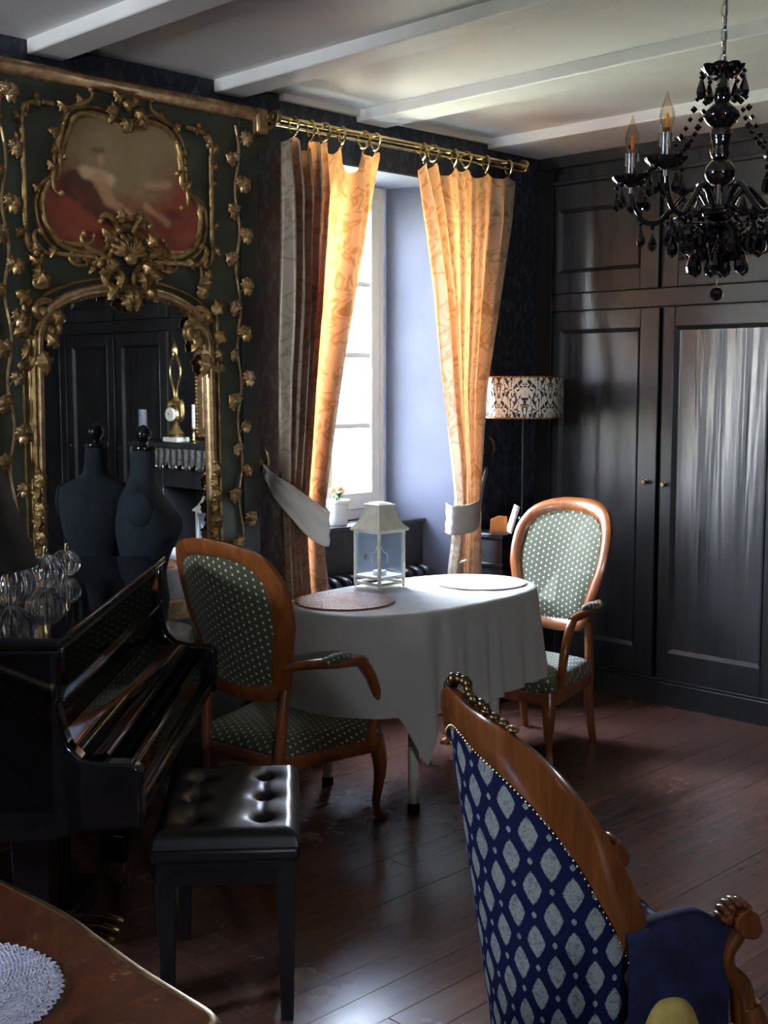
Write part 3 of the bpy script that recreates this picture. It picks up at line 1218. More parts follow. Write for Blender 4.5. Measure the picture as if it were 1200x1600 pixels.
def curtain_obj(name, label, xl, xr, tie_z, amps, seed, tops, bottom, nf, folds):
    """xl, xr: (z, x) tables for the two edges, rising z"""
    r = random.Random(seed)
    ph = [r.uniform(-.5, .5) for _ in range(12)]
    NU, NV = 150, 90
    def top(u):
        x = interp(u, [(0, tops[0][0]), (1, tops[-1][0])])
        return interp(x, tops)
    FT_ = [(p.x, p.y) for p in catmull([(a, b_, 0) for a, b_ in folds], 6)]
    def wave(u, z):
        w = min(1, max(0, u + .012 * math.sin(z * 2.3 + u * 6)))
        return interp(w, FT_) + .10 * math.sin(2 * PI * nf * 2.1 * u + ph[3]) + .10 * math.sin(z * 5 + u * 14) * (1 - u)
    def f(u, v):
        zt = top(u)
        z = lerp(zt, bottom, v)
        a, b = interp(z, xl), interp(z, xr)
        # pleats draw together unevenly
        uu = u + .5 * .018 * math.sin(2 * PI * nf * u) * interp(z, [(tie_z, 1.3), (2.3, .6)])
        x = lerp(a, b, uu)
        y = RY - .006 + interp(z, amps) * wave(u, z)
        d = abs(z - tie_z)
        if d < .16: x += .004 * math.sin(u * 60) * (1 - d / .16)
        return (x, y, z)
    m = MB().grid(f, NU, NV, uvf=lambda u, v: (u * .95, (1 - v) * 1.9))
    o = m.build(name, MT['curtain'], smooth=80)
    tag(o, label, 'curtain')
    return o


# scalloped top edges: high at the rings, sagging between them
def scallop(xs_, z, sags):
    t = []
    for i, x in enumerate(xs_):
        t.append((x, z))
        if i < len(xs_) - 1:
            g = xs_[i + 1] - x
            for k in (.2, .4, .6, .8): t.append((x + g * k, z - sags[i] * math.sin(PI * k) ** .8))
    return t


curtain_obj('curtain', 'left gold damask curtain tied back with a pale band',
            [(0, 3.20), (.66, 3.195), (1.1, 3.185), (1.6, 3.185), (2.5, 3.20)],
            [(0, 3.46), (.66, 3.445), (.80, 3.425), (.90, 3.42), (1.0, 3.425), (1.28, 3.475), (1.55, 3.53), (1.7, 3.562), (2.1, 3.66), (2.48, 3.745)],
            .98, [(.02, .050), (.75, .036), (.95, .028), (1.2, .040), (1.8, .052), (2.3, .044), (2.5, .014)], 3,
            [(3.2, 2.47)] + scallop(RL, 2.50, [.05, .012, .04, .105, .03]) + [(3.745, 2.50)], .015, 4.2,
            [(0, .2), (.05, -1.1), (.10, 1.3), (.15, -1.4), (.20, 1.2), (.25, -1.4), (.30, 1.4), (.345, -1.3), (.39, 1.2), (.425, -1.2), (.47, .6), (.60, .85), (.72, .45), (.78, -1.4), (.83, 1.2), (.87, -.9), (.93, .4), (1, .3)])
curtain_obj('curtain', 'right gold damask curtain glowing orange, gathered in beside the lamp',
            [(0, 4.19), (.65, 4.20), (.80, 4.225), (1.0, 4.245), (1.12, 4.23), (1.5, 4.165), (1.95, 4.09), (2.48, 3.975)],
            [(0, 4.425), (.65, 4.425), (.80, 4.420), (.95, 4.42), (1.2, 4.43), (1.5, 4.455), (1.95, 4.56), (2.3, 4.635), (2.5, 4.655)],
            .95, [(.02, .045), (.75, .032), (.95, .026), (1.2, .036), (1.8, .040), (2.3, .034), (2.5, .013)], 9,
            [(3.975, 2.45)] + scallop(RR, 2.50, [.03, .05, .02, .035, .02]) + [(4.655, 2.48)], .015, 6.3,
            [(0, .2), (.05, -1.1), (.11, .9), (.17, -1.1), (.23, .8), (.30, -.5), (.38, .15), (.48, -.25), (.56, .35), (.66, -.35), (.75, .5), (.83, -.8), (.91, .9), (1, -.2)])


def band(name, label, pts, widths, front):
    """flat cloth band: front half in front of the curtain, curving round behind it"""
    P = catmull(pts, 10)
    n = len(P)
    m = MB()
    def f(u, v):
        k = u * (n - 1)
        i = min(int(k), n - 2)
        p = P[i].lerp(P[i + 1], k - i)
        w = interp(u, widths)
        t = (P[i + 1] - P[i]).normalized()
        up = (Vector((0, 0, 1)) - t * t.z).normalized()
        q = p + up * (v - .5) * w
        q.y -= .006 * math.sin(PI * v) + .0035 * math.sin(v * 16 + u * 7)
        return q
    m.grid(f, 60, 12)
    o = m.build(name, MT['tieback'], smooth=80, solid=.004)
    tag(o, label, 'tieback')


band('curtain_tieback', 'pale linen band holding the left curtain, hooked to the wall',
     [(3.160, 3.862, 1.185), (3.150, 3.77, 1.125), (3.19, 3.72, 1.065), (3.25, 3.705, 1.01), (3.32, 3.70, .955), (3.375, 3.705, .93), (3.415, 3.75, .93), (3.42, 3.82, .95)],
     [(0, .040), (.2, .09), (.5, .135), (1, .155)], True)
band('curtain_tieback', 'pale linen band pulling in the right curtain beside the lamp',
     [(4.205, 3.80, .905), (4.172, 3.74, .90), (4.205, 3.712, .90), (4.27, 3.70, .905), (4.335, 3.712, .925), (4.40, 3.76, .975), (4.48, 3.81, 1.04), (4.567, 3.862, 1.105)],
     [(0, .14), (.55, .13), (.75, .07), (1, .04)], True)
hk = empty('tieback_hook', (3.170, 3.885, 1.20), 0, 'dark metal curtain hook on the wall left of the window', 'hook')
hm = MB().lathe([(.001, -.012), (.022, -.012), (.024, -.006), (.014, 0)], 14, M=Matrix.Rotation(PI / 2, 4, 'X'))
hm.build('plate', MT['dark_brass'], hk, loc=(0, .002, 0))
MB().tube(catmull([(0, 0, -.01), (0, -.035, -.02), (.005, -.05, .005), (.002, -.045, .045), (-.004, -.030, .062)], 6), [.006, .006, .006, .007, .004], 8).sphere((-.004, -.030, .064), .008, 8, 6).build('hook_arm', MT['dark_brass'], hk)
hk2 = inst(hk, None, (4.590, 3.885, 1.20))
for c in [k for k in bpy.data.objects if k.parent == hk]: inst(c, hk2, tuple(c.location), tuple(c.rotation_euler))
hk2['label'] = 'dark metal curtain hook on the wall behind the right curtain'

# ================================================================== radiator, pot plant on the sill
rad = empty('radiator', (3.870, 3.972, 0), 0, 'dark cast iron column radiator under the window', 'radiator')
sm = MB()
for yy in (-.045, .0, .045):
    sm.tube(catmull([(0, yy, .07), (0, yy, .12), (0, yy, .55), (0, yy * .8, .62)], 4), [.016, .019, .019, .017], 8)
sm.tube(catmull([(0, -.058, .60), (0, -.045, .637), (0, 0, .648), (0, .045, .637), (0, .058, .60)], 4), .021, 8)
sm.tube([(0, -.055, .09), (0, .055, .09)], .022, 8)
sec = None
for k in range(12):
    x = -.37 + k * .066
    if sec is None: sec = sm.build('section', MT['black_metal'], rad, smooth=60, loc=(x, 0, 0))
    else: inst(sec, rad, (x, 0, 0))
for z in (.12, .60): MB().tube([(-.39, 0, z), (.375, 0, z)], .012, 8).build('pipe', MT['black_metal'], rad)
for x in (-.37, .356):
    for y in (-.05, .05): MB().tube([(x, y, 0), (x, y, .09)], [.014, .012], 8).build('foot', MT['black_metal'], rad)

pp = empty('potted_plant', (3.82, 4.12, WZ0), 0, 'small plant in a white pot on the window sill', 'plant')
MB().lathe([(.001, 0), (.040, 0), (.044, .01), (.050, .10), (.054, .104), (.054, .118), (.048, .118), (.045, .10), (.001, .098)], 22).build('pot', MT['pot'], pp)
st = MB()
for k in range(5):
    a = k * 1.26
    st.tube([(0, 0, .09), (.012 * math.cos(a), .012 * math.sin(a), .13), (.03 * math.cos(a), .03 * math.sin(a), .155)], .003, 5)
st.build('stem', MT['leaf_green'], pp)
for k in range(5):
    a = k * 1.26 + .3
    lf = leaf_mb(.05, .018, 2, .006).build('leaf', MT['leaf_green'], pp, loc=(.015 * math.cos(a), .015 * math.sin(a), .12), rot=(0, 0, 0), smooth=60)
    lf.rotation_euler = Euler((-.9, 0, a + PI / 2))
for k in range(3):
    a = k * 2.1
    MB().sphere((.025 * math.cos(a), .025 * math.sin(a), .155 + .008 * k), (.018, .018, .014), 10, 6).build('flower', MT['terracotta'], pp)


# ================================================================== dressed table
TBX, TBY, TBZ, TA, TB_ = 3.33, 3.15, .727, .545, .300


def rim(th, k=1.0, e=2.7):
    c, s = math.cos(th), math.sin(th)
    r = 1 / ((abs(c) / TA) ** e + (abs(s) / TB_) ** e) ** (1 / e)
    return Vector((r * c * k, r * s * k, 0))


tb = empty('dining_table', (TBX, TBY, 0), 0, 'small table on round pale legs under the white cloth', 'table')
m = MB()
m.prism([(rim(t * PI / 36, .985).x, rim(t * PI / 36, .985).y) for t in range(72)], .695, .722)
m.build('tabletop', MT['white_paint'], tb)
lg = None
for dx, dy in ((-.245, -.215), (-.26, .225), (.205, .215), (.20, -.215)):
    lm = MB().lathe([(.0195, .03), (.0215, .66), (.03, .665), (.03, .695)], 16)
    if lg is None: lg = lm.build('leg', MT['cream_metal'], tb, loc=(dx, dy, 0)); ft = MB().lathe([(.021, 0), (.023, .004), (.022, .03)], 16).build('foot_cap', MT['black_matt'], lg)
    else:
        l2 = inst(lg, tb, (dx, dy, 0))
        inst(ft, l2)


def dropf(th):
    d = math.degrees(th) % 360
    v = .355 + .012 * math.sin(th * 3 + 1)
    for c, h, w in ((223, .175, 9), (352, .20, 11), (142, .16, 14), (38, .16, 14)):
        e = abs((d - c + 180) % 360 - 180)
        v += h * max(0, 1 - e / w) ** 1.1 if e < w else 0
    return v


def cloth_fn(u, v):
    th = u * 2 * PI
    R = rim(th)
    dR = (rim(th + .01) - rim(th - .01)).normalized()
    nrm = Vector((dR.y, -dR.x, 0))
    if v < .3:                      # flat top, then a tight round edge
        k = v / .3
        return (R.x * k * .995, R.y * k * .995, TBZ + .008 + .0012 * math.sin(R.x * k * 40) * math.sin(R.y * k * 30))
    t = (v - .3) / .7
    D = dropf(th)
    arc = th * .47
    d = math.degrees(th)
    fold = math.sin(arc * 38 + .9 * math.sin(th * 5)) + .55 * math.sin(arc * 67 + 1.3)
    amp = interp(d, [(0, .026), (140, .018), (165, .006), (212, .004), (222, .024), (234, .020), (250, .012), (275, .015), (310, .013), (335, .018), (350, .042), (360, .026)])
    out = .006 + .020 * t ** .8 + amp * (1.0 + fold) * t ** .85 * .8
    for c, w, a in ((223, 9, .020), (351, 15, .055)):
        e = abs(d - c)
        if e < w: out += a * (1 - e / w) * t
    edge = min(1, t / .03)
    z = TBZ + .008 - .008 * (1 - math.sqrt(max(0, 1 - edge * edge))) - D * max(0, t - .015)
    p = R * .995 + nrm * (out if t > .03 else .006 * edge)
    return (p.x, p.y, z)


clo = MB().grid(cloth_fn, 300, 60, closed_u=True).build('tablecloth', MT['tablecloth'], smooth=80, loc=(TBX, TBY, 0))
tag(clo, 'white tablecloth draped over the small table by the window', 'tablecloth')
CZ = TBZ + .0095


def mat_obj(x, y, r, mat, label):
    m = MB()
    def f(u, v):
        th = u * 2 * PI
        k = min(1, v * 1.15)
        rr = r * k
        z = .004 + .0012 * math.sin(rr * 420)
        if v > .87: z = .004 * (1 - (v - .87) / .13)
        if v > .80: rr *= 1 + .010 * math.sin(th * 64)
        return (rr * math.cos(th), rr * math.sin(th), z + .0005)
    m.grid(f, 128, 26, closed_u=True)
    o = m.build('placemat', mat, loc=(x, y, CZ), smooth=60, solid=.002)
    tag(o, label, 'placemat')


mat_obj(3.010, 3.215, .183, MT['mat_brown'], 'round brown woven placemat in front of the near armchair')
mat_obj(3.680, 3.140, .183, MT['mat_white'], 'round white woven placemat at the far end of the table')

# lantern
ln = empty('lantern', (3.335, 3.36, CZ), 0, 'cream metal candle lantern with flared roof on the white tablecloth', 'lantern')
h = .066
for sx in (-1, 1):
    for sy in (-1, 1):
        MB().box(sx * h - .0055, sx * h + .0055, sy * h - .0055, sy * h + .0055, .012, .225).build('post', MT['cream_metal'], ln, bevel=.001)
        MB().lathe([(.001, 0), (.004, 0), (.005, .012)], 8).build('foot', MT['cream_metal'], ln, loc=(sx * h, sy * h, 0))
MB().box(-h, h, -h, h, .042, .047).build('base', MT['cream_metal'], ln)
for z in (.013, .038):
    for k in (-1, 1):
        MB().box(-h, h, k * h - .0045, k * h + .0045, z, z + .010).build('rail', MT['cream_metal'], ln)
        MB().box(k * h - .0045, k * h + .0045, -h, h, z, z + .010).build('rail', MT['cream_metal'], ln)
for k in (-1, 1):
    MB().box(-h + .005, h - .005, k * h - .001, k * h + .001, .048, .216).build('glass_pane', MT['lantern_glass'], ln, smooth=0)
    MB().box(k * h - .001, k * h + .001, -h + .005, h - .005, .048, .216).build('glass_pane', MT['lantern_glass'], ln, smooth=0)
    MB().box(-h, h, k * h - .005, k * h + .005, .216, .226).build('rail', MT['cream_metal'], ln)
    MB().box(k * h - .005, k * h + .005, -h, h, .216, .226).build('rail', MT['cream_metal'], ln)
rf = MB()
prof = [(.080, .222), (.082, .227), (.081, .231), (.066, .246), (.054, .268), (.046, .292), (.040, .312), (.040, .322), (.030, .330), (.012, .334)]
vs, fs = [], []
for r_, z in prof: vs += [(r_, r_, z), (-r_, r_, z), (-r_, -r_, z), (r_, -r_, z)]
for i in range(len(prof) - 1):
    fs += [(i * 4 + k, i * 4 + (k + 1) % 4, i * 4 + 4 + (k + 1) % 4, i * 4 + 4 + k) for k in range(4)]
fs += [(0, 1, 2, 3), tuple(len(prof) * 4 - 4 + k for k in range(4))]
rf.add(vs, fs)
rf.build('roof', MT['cream_metal'], ln, smooth=30)
MB().box(-.044, .044, -.044, .044, .318, .325).build('roof_cap', MT['cream_metal'], ln, bevel=.002)
MB().tube([(.024 * math.cos(a), 0, .334 + .024 * math.sin(a)) for a in [k * PI / 10 for k in range(11)]], .0022, 6).build('handle', MT['cream_metal'], ln, rot=(1.25, 0, .6))
MB().tube(catmull([(-h, 0, .13), (-h - .012, 0, .128), (-h - .012, 0, .118)], 4), .002, 6).build('latch', MT['dark_brass'], ln)
can = MB().lathe([(.001, .047), (.026, .047), (.027, .062), (.024, .064), (.001, .062)], 18).build('candle', MT['wax'], ln)
for px_, rot_ in ((0, 0), (1, PI / 2)):
    orn = MB().tube(turtle(0, 0, 1.2, [(.05, 10, 60)], .003) and [(a - .02, 0, b + .10) for a, b in turtle(0, 0, 1.2, [(.05, 6, 60), (.03, -60, -20)], .003)], .0018, 5)
    orn.build('wire_ornament', MT['cream_metal'], ln, loc=((0, -h + .006, 0) if px_ == 0 else (-h + .006, 0, 0)), rot=(0, 0, rot_))


# ================================================================== armchairs with dotted upholstery
def armchair(label):
    A = empty('armchair', (0, 0, 0), 0, label, 'armchair', 'carved armchairs with dotted upholstery at the small table')
    W_, WY = MT['cherry'], MT['cherry_y']
    # outline of the back, (y, z)
    half = [(0, 1.025), (.10, 1.018), (.185, .985), (.230, .92), (.243, .845), (.240, .76), (.222, .69), (.202, .62), (.190, .56), (.172, .515), (.12, .488), (0, .478)]
    out = half + [(-a, b) for a, b in half[-2:0:-1]]
    O = [(p.x, p.y) for p in catmull([(a, b, 0) for a, b in out], 5, True)]
    def bk(y, z, d):
        """d: distance towards the sitter (front)"""
        return (-.185 - (z - .48) * .30 + 1.15 * y * y + d, y, z)
    fr = MB()
    pr = [(-.006, -.016), (.010, -.022), (.036, -.021), (.053, -.013), (.055, .004), (.040, .016), (.026, .020), (.013, .018), (.001, .009), (-.006, .002)]
    # offset of the outline inwards: points run clockwise or not, test sign
    area = sum(O[i][0] * O[(i + 1) % len(O)][1] - O[(i + 1) % len(O)][0] * O[i][1] for i in range(len(O)))
    sgn = 1 if area > 0 else -1
    sweep(fr, O, [(o * sgn, d) for o, d in pr], bk)
    fr.build('back_frame', W_, A, smooth=50)
    # upholstery, front and back, domed
    n = len(O)
    ctr = (0, .74)
    for nm, s, dep, bul in (('back_pad', 1, .010, .030), ('outer_back', -1, -.014, -.006)):
        pm = MB()
        def f(u, v):
            k = v * .825
            i = u * n
            a = O[int(i) % n]
            y, z = ctr[0] + (a[0] - ctr[0]) * k * (1 if v < 1 else 1), ctr[1] + (a[1] - ctr[1]) * k
            return bk(y, z, dep + bul * (1 - v ** 4))
        pm.grid(f, n, 14, closed_u=True)
        pm.build(nm, MT['dots_back'], A, smooth=80)
    # nail heads along the front edge of the pad
    nm_ = MB()
    for k in range(0, 132):
        i = k / 132 * n
        a, b_ = O[int(i) % n], O[(int(i) + 1) % n]
        q = (lerp(a[0], b_[0], i % 1), lerp(a[1], b_[1], i % 1))
        y, z = q[0] * .822, ctr[1] + (q[1] - ctr[1]) * .822
        nm_.sphere(bk(y, z, .018), .0036, 6, 4)
    tag(nm_.build('nailhead_trim', MT['dark_brass'], A), kind='stuff')
    # seat rail and cushion
    sp = [(-.205, .0), (-.205, .12), (-.20, .178), (-.185, .190), (0, .235), (.16, .275), (.205, .272), (.228, .20), (.238, .0)]
    sp = sp + [(a, -b) for a, b in sp[-2:0:-1]]
    SP = [(p.x, p.y) for p in catmull([(a, b, 0) for a, b in sp], 4, True)]
    rl = MB()
    m_ = len(SP)
    lay = [(1.0, .258), (1.015, .272), (1.015, .300), (1.0, .306), (.90, .306), (.90, .258)]
    vs = [(x * k, y * k, z) for k, z in lay for x, y in SP]
    L_ = len(lay)
    fs = [(j * m_ + i, j * m_ + (i + 1) % m_, ((j + 1) % L_) * m_ + (i + 1) % m_, ((j + 1) % L_) * m_ + i) for j in range(L_) for i in range(m_)]
    rl.add(vs, fs)
    rl.build('seat_rail', WY, A, smooth=50)
    cu = MB()
    def fc(u, v):
        a = SP[int(u * m_) % m_]
        if v < .3: k, z = 1.0 - .02 * v, .306 + .036 * v / .3
        else:
            t = (v - .3) / .7
            k = (1 - t) * .994 + .0001
            z = .342 + .045 * math.sqrt(max(0, 1 - (1 - t) ** 4))
        return (a[0] * k, a[1] * k, z)
    cu.grid(fc, m_, 22, closed_u=True)
    cu.build('seat', MT['dots_seat'], A, smooth=80)
    ns = MB()
    for k in range(150):
        i = k / 150 * m_
        a, b_ = SP[int(i) % m_], SP[(int(i) + 1) % m_]
        ns.sphere((lerp(a[0], b_[0], i % 1) * 1.008, lerp(a[1], b_[1], i % 1) * 1.008, .312), .0036, 6, 4)
    tag(ns.build('nailhead_trim', MT['dark_brass'], A), kind='stuff')
    for s in (-1, 1):
        # back stile between frame and seat
        MB().tube(catmull([(-.205, s * .172, .27), (-.200, s * .176, .36), (-.192, s * .178, .45), (-.178, s * .178, .53)], 5), [.022, .020, .019, .017], 10).build('back_post', W_, A, smooth=60)
        # front cabriole leg
        MB().tube(catmull([(.196, s * .250, .305), (.205, s * .258, .25), (.212, s * .262, .19), (.205, s * .258, .12), (.196, s * .255, .06), (.202, s * .262, .022), (.220, s * .272, .005)], 6),
                  [.028, .029, .024, .017, .0135, .015, .016], 12).box(.188, .232, s * .266 - .016, s * .266 + .016, 0, .010).build('leg', W_, A, smooth=60)
        MB().tube(catmull([(-.195, s * .172, .30), (-.202, s * .174, .20), (-.215, s * .176, .10), (-.235, s * .180, .004)], 6), [.023, .021, .018, .016], 10).build('leg', W_, A, smooth=60)
        # arm and its post
        MB().tube(catmull([(-.195, s * .198, .606), (-.15, s * .250, .618), (-.06, s * .285, .612), (.02, s * .292, .604), (.075, s * .290, .598), (.105, s * .284, .590)], 6),
                  [.016, .019, .021, .020, .021, .014], 10, flat=.8).build('arm', W_, A, smooth=60)
        MB().tube(catmull([(.085, s * .287, .592), (.118, s * .290, .55), (.150, s * .293, .48), (.162, s * .290, .41), (.150, s * .275, .345), (.150, s * .262, .29)], 6),
                  [.017, .019, .020, .018, .020, .024], 10).build('arm_post', W_, A, smooth=60)
        MB().sphere((-.045, s * .288, .626), (.075, .024, .020), 16, 8).build('arm_pad', MT['dots_seat'], A, smooth=60)
    return A


C1 = armchair('wooden armchair seen from behind, back to the piano, near end of the table')
C1.location = (2.700, 3.195, 0)
C1.rotation_euler = (0, 0, math.radians(6))
C2 = copy_tree(C1)
C2.location = (4.005, 3.150, 0)
C2.rotation_euler = (0, 0, math.radians(182))
C2['label'] = 'wooden armchair facing the camera at the far end of the small table'


# ================================================================== grand piano (local x towards the player, y away from the camera)
px0, py0 = CW(-.70, 2.60)
PN = empty('grand_piano', (px0, py0, 0), -PI / 4, 'glossy black grand piano, lid closed, left of the leather bench', 'piano')
BG, BS = MT['black_gloss'], MT['black_satin']
plan = [(-.02, 0), (-.02, 1.25), (-.42, 1.25)] + [(p.x, p.y) for p in catmull([(-.42, 1.25, 0), (-.62, 1.20, 0), (-.85, 1.02, 0), (-1.05, .80, 0), (-1.28, .64, 0), (-1.42, .42, 0), (-1.44, .15, 0), (-1.40, 0, 0)], 6)][1:]
MB().prism(plan, .585, .948).build('case', BG, PN, bevel=.004, smooth=30)
lid = [(0.004, -.012), (0.004, 1.262), (-.42, 1.262)] + [(p.x, p.y) for p in catmull([(-.42, 1.262, 0), (-.63, 1.212, 0), (-.86, 1.03, 0), (-1.06, .81, 0), (-1.29, .65, 0), (-1.435, .42, 0), (-1.455, .15, 0), (-1.41, -.012, 0)], 6)][1:]
MB().prism(lid, .960, .981).build('lid', BG, PN, bevel=.006, seg=3, smooth=30)
MB().prism([(-.006, .006), (-.006, 1.244), (-1.38, .2), (-1.36, .006)], .944, .962).build('lid_underframe', BS, PN, bevel=.002)
chk = [(-.30, .955), (-.002, .955), (-.006, .845), (-.012, .832), (.000, .772), (.012, .738), (.038, .712), (.080, .702), (.145, .700), (.160, .694), (.168, .678), (.168, .560), (.160, .553), (.040, .548), (.006, .540), (-.03, .524), (-.30, .520)]
for y in (0, 1.20):
    MB().prism(chk, y, y + .05, 'y').build('cheek', BG, PN, bevel=.007, seg=3, smooth=30)
# front board, music ledge, curved fallboard, key slip
MB().box(-.045, -.020, .05, 1.20, .835, .955).build('front_board', BG, PN, bevel=.003)
MB().box(-.050, -.006, .05, 1.20, .820, .834).build('music_ledge', BG, PN, bevel=.004)
MB().box(-.060, -.036, .05, 1.20, .725, .822).build('name_board', BG, PN, bevel=.002)
fb = catmull([(-.036, .775, 0), (-.018, .745, 0), (.010, .720, 0), (.045, .708, 0), (.075, .705, 0)], 6)
MB().prism([(p.x, p.y) for p in fb] + [(p.x, p.y - .014) for p in fb[::-1]], .055, 1.195, 'y').build('fallboard', BG, PN, smooth=50)
MB().tube([(.078, .055, .700), (.078, 1.195, .700)], .010, 12).build('fallboard_rail', BG, PN)
MB().box(-.05, .10, .05, 1.20, .600, .668).build('key_frame', BS, PN)
MB().box(.118, .142, .05, 1.20, .590, .676).build('key_slip', BG, PN, bevel=.008, seg=3)
MB().box(.142, .160, .05, 1.20, .572, .600).build('key_slip_bead', BG, PN, bevel=.006, seg=3)
MB().box(-.30, .150, .03, 1.22, .545, .600).build('keybed', BS, PN, bevel=.004)


def piano_leg(x, y):
    l = MB()
    def sq(r, z): return [(x + a * r, y + b_ * r, z) for a, b_ in ((-1, -1), (1, -1), (1, 1), (-1, 1))]
    lv = [(.055, .545), (.055, .50), (.046, .49), (.040, .30), (.034, .22), (.036, .20), (.043, .185), (.043, .14), (.036, .105), (.034, .095)]
    vs, fs = [], []
    for r, z in lv: vs += sq(r, z)
    for i in range(len(lv) - 1): fs += [(i * 4 + k, i * 4 + (k + 1) % 4, i * 4 + 4 + (k + 1) % 4, i * 4 + 4 + k) for k in range(4)]
    fs += [(0, 1, 2, 3), tuple(len(lv) * 4 - 4 + k for k in range(4))]
    o = l.add(vs, fs).build('leg', BG, PN, smooth=30, bevel=.003)
    c = MB()
    c.tube([(x, y, .096), (x, y, .07)], .020, 12)
    c.box(x - .022, x + .020, y - .018, y - .014, .022, .075).box(x - .022, x + .020, y + .014, y + .018, .022, .075)
    c.build('caster_fork', MT['dark_brass'], o, bevel=.002)
    MB().tube([(x + .010, y - .013, .027), (x + .010, y + .013, .027)], .027, 16).build('caster_wheel', MT['dark_brass'], o)


piano_leg(-.115, .16)
piano_leg(-.110, .975)
piano_leg(-1.15, .34)
ly = MB()
for y in (.60, .70): ly.box(-.215, -.180, y - .016, y + .016, .13, .545)
ly.box(-.225, -.170, .56, .74, .50, .545)
ly.build('pedal_lyre', BG, PN, bevel=.004)
MB().box(-.250, -.120, .53, .77, .055, .135).build('pedal_box', BG, PN, bevel=.006)
MB().box(-.24, -.19, .56, .60, 0, .056).box(-.24, -.19, .70, .74, 0, .056).build('pedal_box_foot', BG, PN)
for k in range(3):
    y = .59 + k * .06
    MB().tube(catmull([(-.14, y, .040), (-.09, y, .038), (-.05, y, .026), (-.035, y, .020)], 4), [.006, .009, .014, .011], 10, flat=.45, up=(0, 0, 1)).build('pedal', MT['brass'], PN)
MB().tube([(-.16, .65, .5), (-.42, .65, .60)], .008, 8).build('lyre_brace', MT['dark_brass'], PN)

# ribbed glass ornaments on the lid
def glass_ball(xc, zc, r, label):
    x, y = CW(xc, zc)
    o = empty('glass_ornament', (x, y, .9815), 0, label, 'ornament', 'ribbed glass balls on the piano lid')
    m = MB()
    def f(u, v):
        a = u * 2 * PI
        b = lerp(-PI / 2 * .93, PI / 2 * .97, v)
        k = r * (1 + .075 * abs(math.cos(a * 9)) * math.cos(b) ** .5 - .05)
        z = r * .93 * math.sin(b)
        if v > .9: z -= r * .10 * (v - .9) * 10
        return (k * math.cos(b) * math.cos(a), k * math.cos(b) * math.sin(a), z + r * .93 * math.sin(PI / 2 * .93))
    m.grid(f, 180, 28, closed_u=True, cap=True)
    m.build('glass_body', MT['crystal'], o, smooth=60)
    MB().tube([(0, 0, r * .85), (0, 0, r * 1.95), (.002, 0, r * 2.18)], [.0022, .0022, .003], 8).sphere((.004, 0, r * 2.2), .0045, 8, 6).tube([(.008, 0, r * 1.9), (.010, 0, r * 2.1)], .0018, 6).build('brass_stem', MT['brass'], o)


glass_ball(-.905, 3.44, .042, 'smallest ribbed glass ball with brass stem, rightmost on the piano lid')
glass_ball(-.905, 3.22, .052, 'middle ribbed glass ball with brass stem on the piano lid')
glass_ball(-.925, 2.98, .064, 'large ribbed glass ball under the black lampshade on the piano lid')
glass_ball(-1.02, 3.20, .050, 'ribbed glass ball half hidden behind the black lampshade')

lx, ly_ = CW(-1.02, 2.80)
PL = empty('table_lamp', (lx, ly_, .9815), 0, 'table lamp with black conical shade on the piano lid', 'lamp')
MB().lathe([(.001, 0), (.095, 0), (.10, .006), (.085, .014), (.03, .022), (.014, .035), (.012, .09), (.02, .11), (.012, .14), (.009, .30), (.001, .31)], 28).build('lamp_base', MT['dark_brass'], PL)
tl = MB()
tl.lathe([(.212, .125), (.095, .475), (.092, .475), (.209, .125)], 40)
tl.build('lamp_shade', MT['black_matt'], PL, smooth=50)
MB().tube([(-.092, 0, .47), (.092, 0, .47)], .002, 6).tube([(0, 0, .30), (0, 0, .47)], .003, 6).build('shade_carrier', MT['dark_brass'], PL)

# ================================================================== tufted bench
bx, by = CW(-.392, 3.03)
BN = empty('piano_bench', (bx, by, 0), -PI / 4 + math.radians(4.2), 'black tufted leather piano bench with tapered legs', 'bench')
BW, BL = .176, .262
btn = [(sx * .085, sy * .155) for sx in (-1, 1) for sy in (-1, 0, 1)]


def bench_top(u, v):
    x, y = lerp(-BW, BW, u), lerp(-BL, BL, v)
    e = min(BW - abs(x), BL - abs(y))
    z = .484
    k = max(0, min(1, e / .035))
    z -= .042 * (1 - math.sqrt(max(0, 1 - (1 - k) ** 2)))
    for a, b_ in btn:
        d = math.hypot(x - a, y - b_)
        z -= .020 * math.exp(-(d / .022) ** 2) + .008 * math.exp(-(d / .05) ** 2)
    # creases running between the buttons
    for a in (-.085, .085): z -= .0025 * math.exp(-((x - a) / .010) ** 2) * math.exp(-(max(0, abs(y) - .16) / .05) ** 2)
    return (x, y, z)


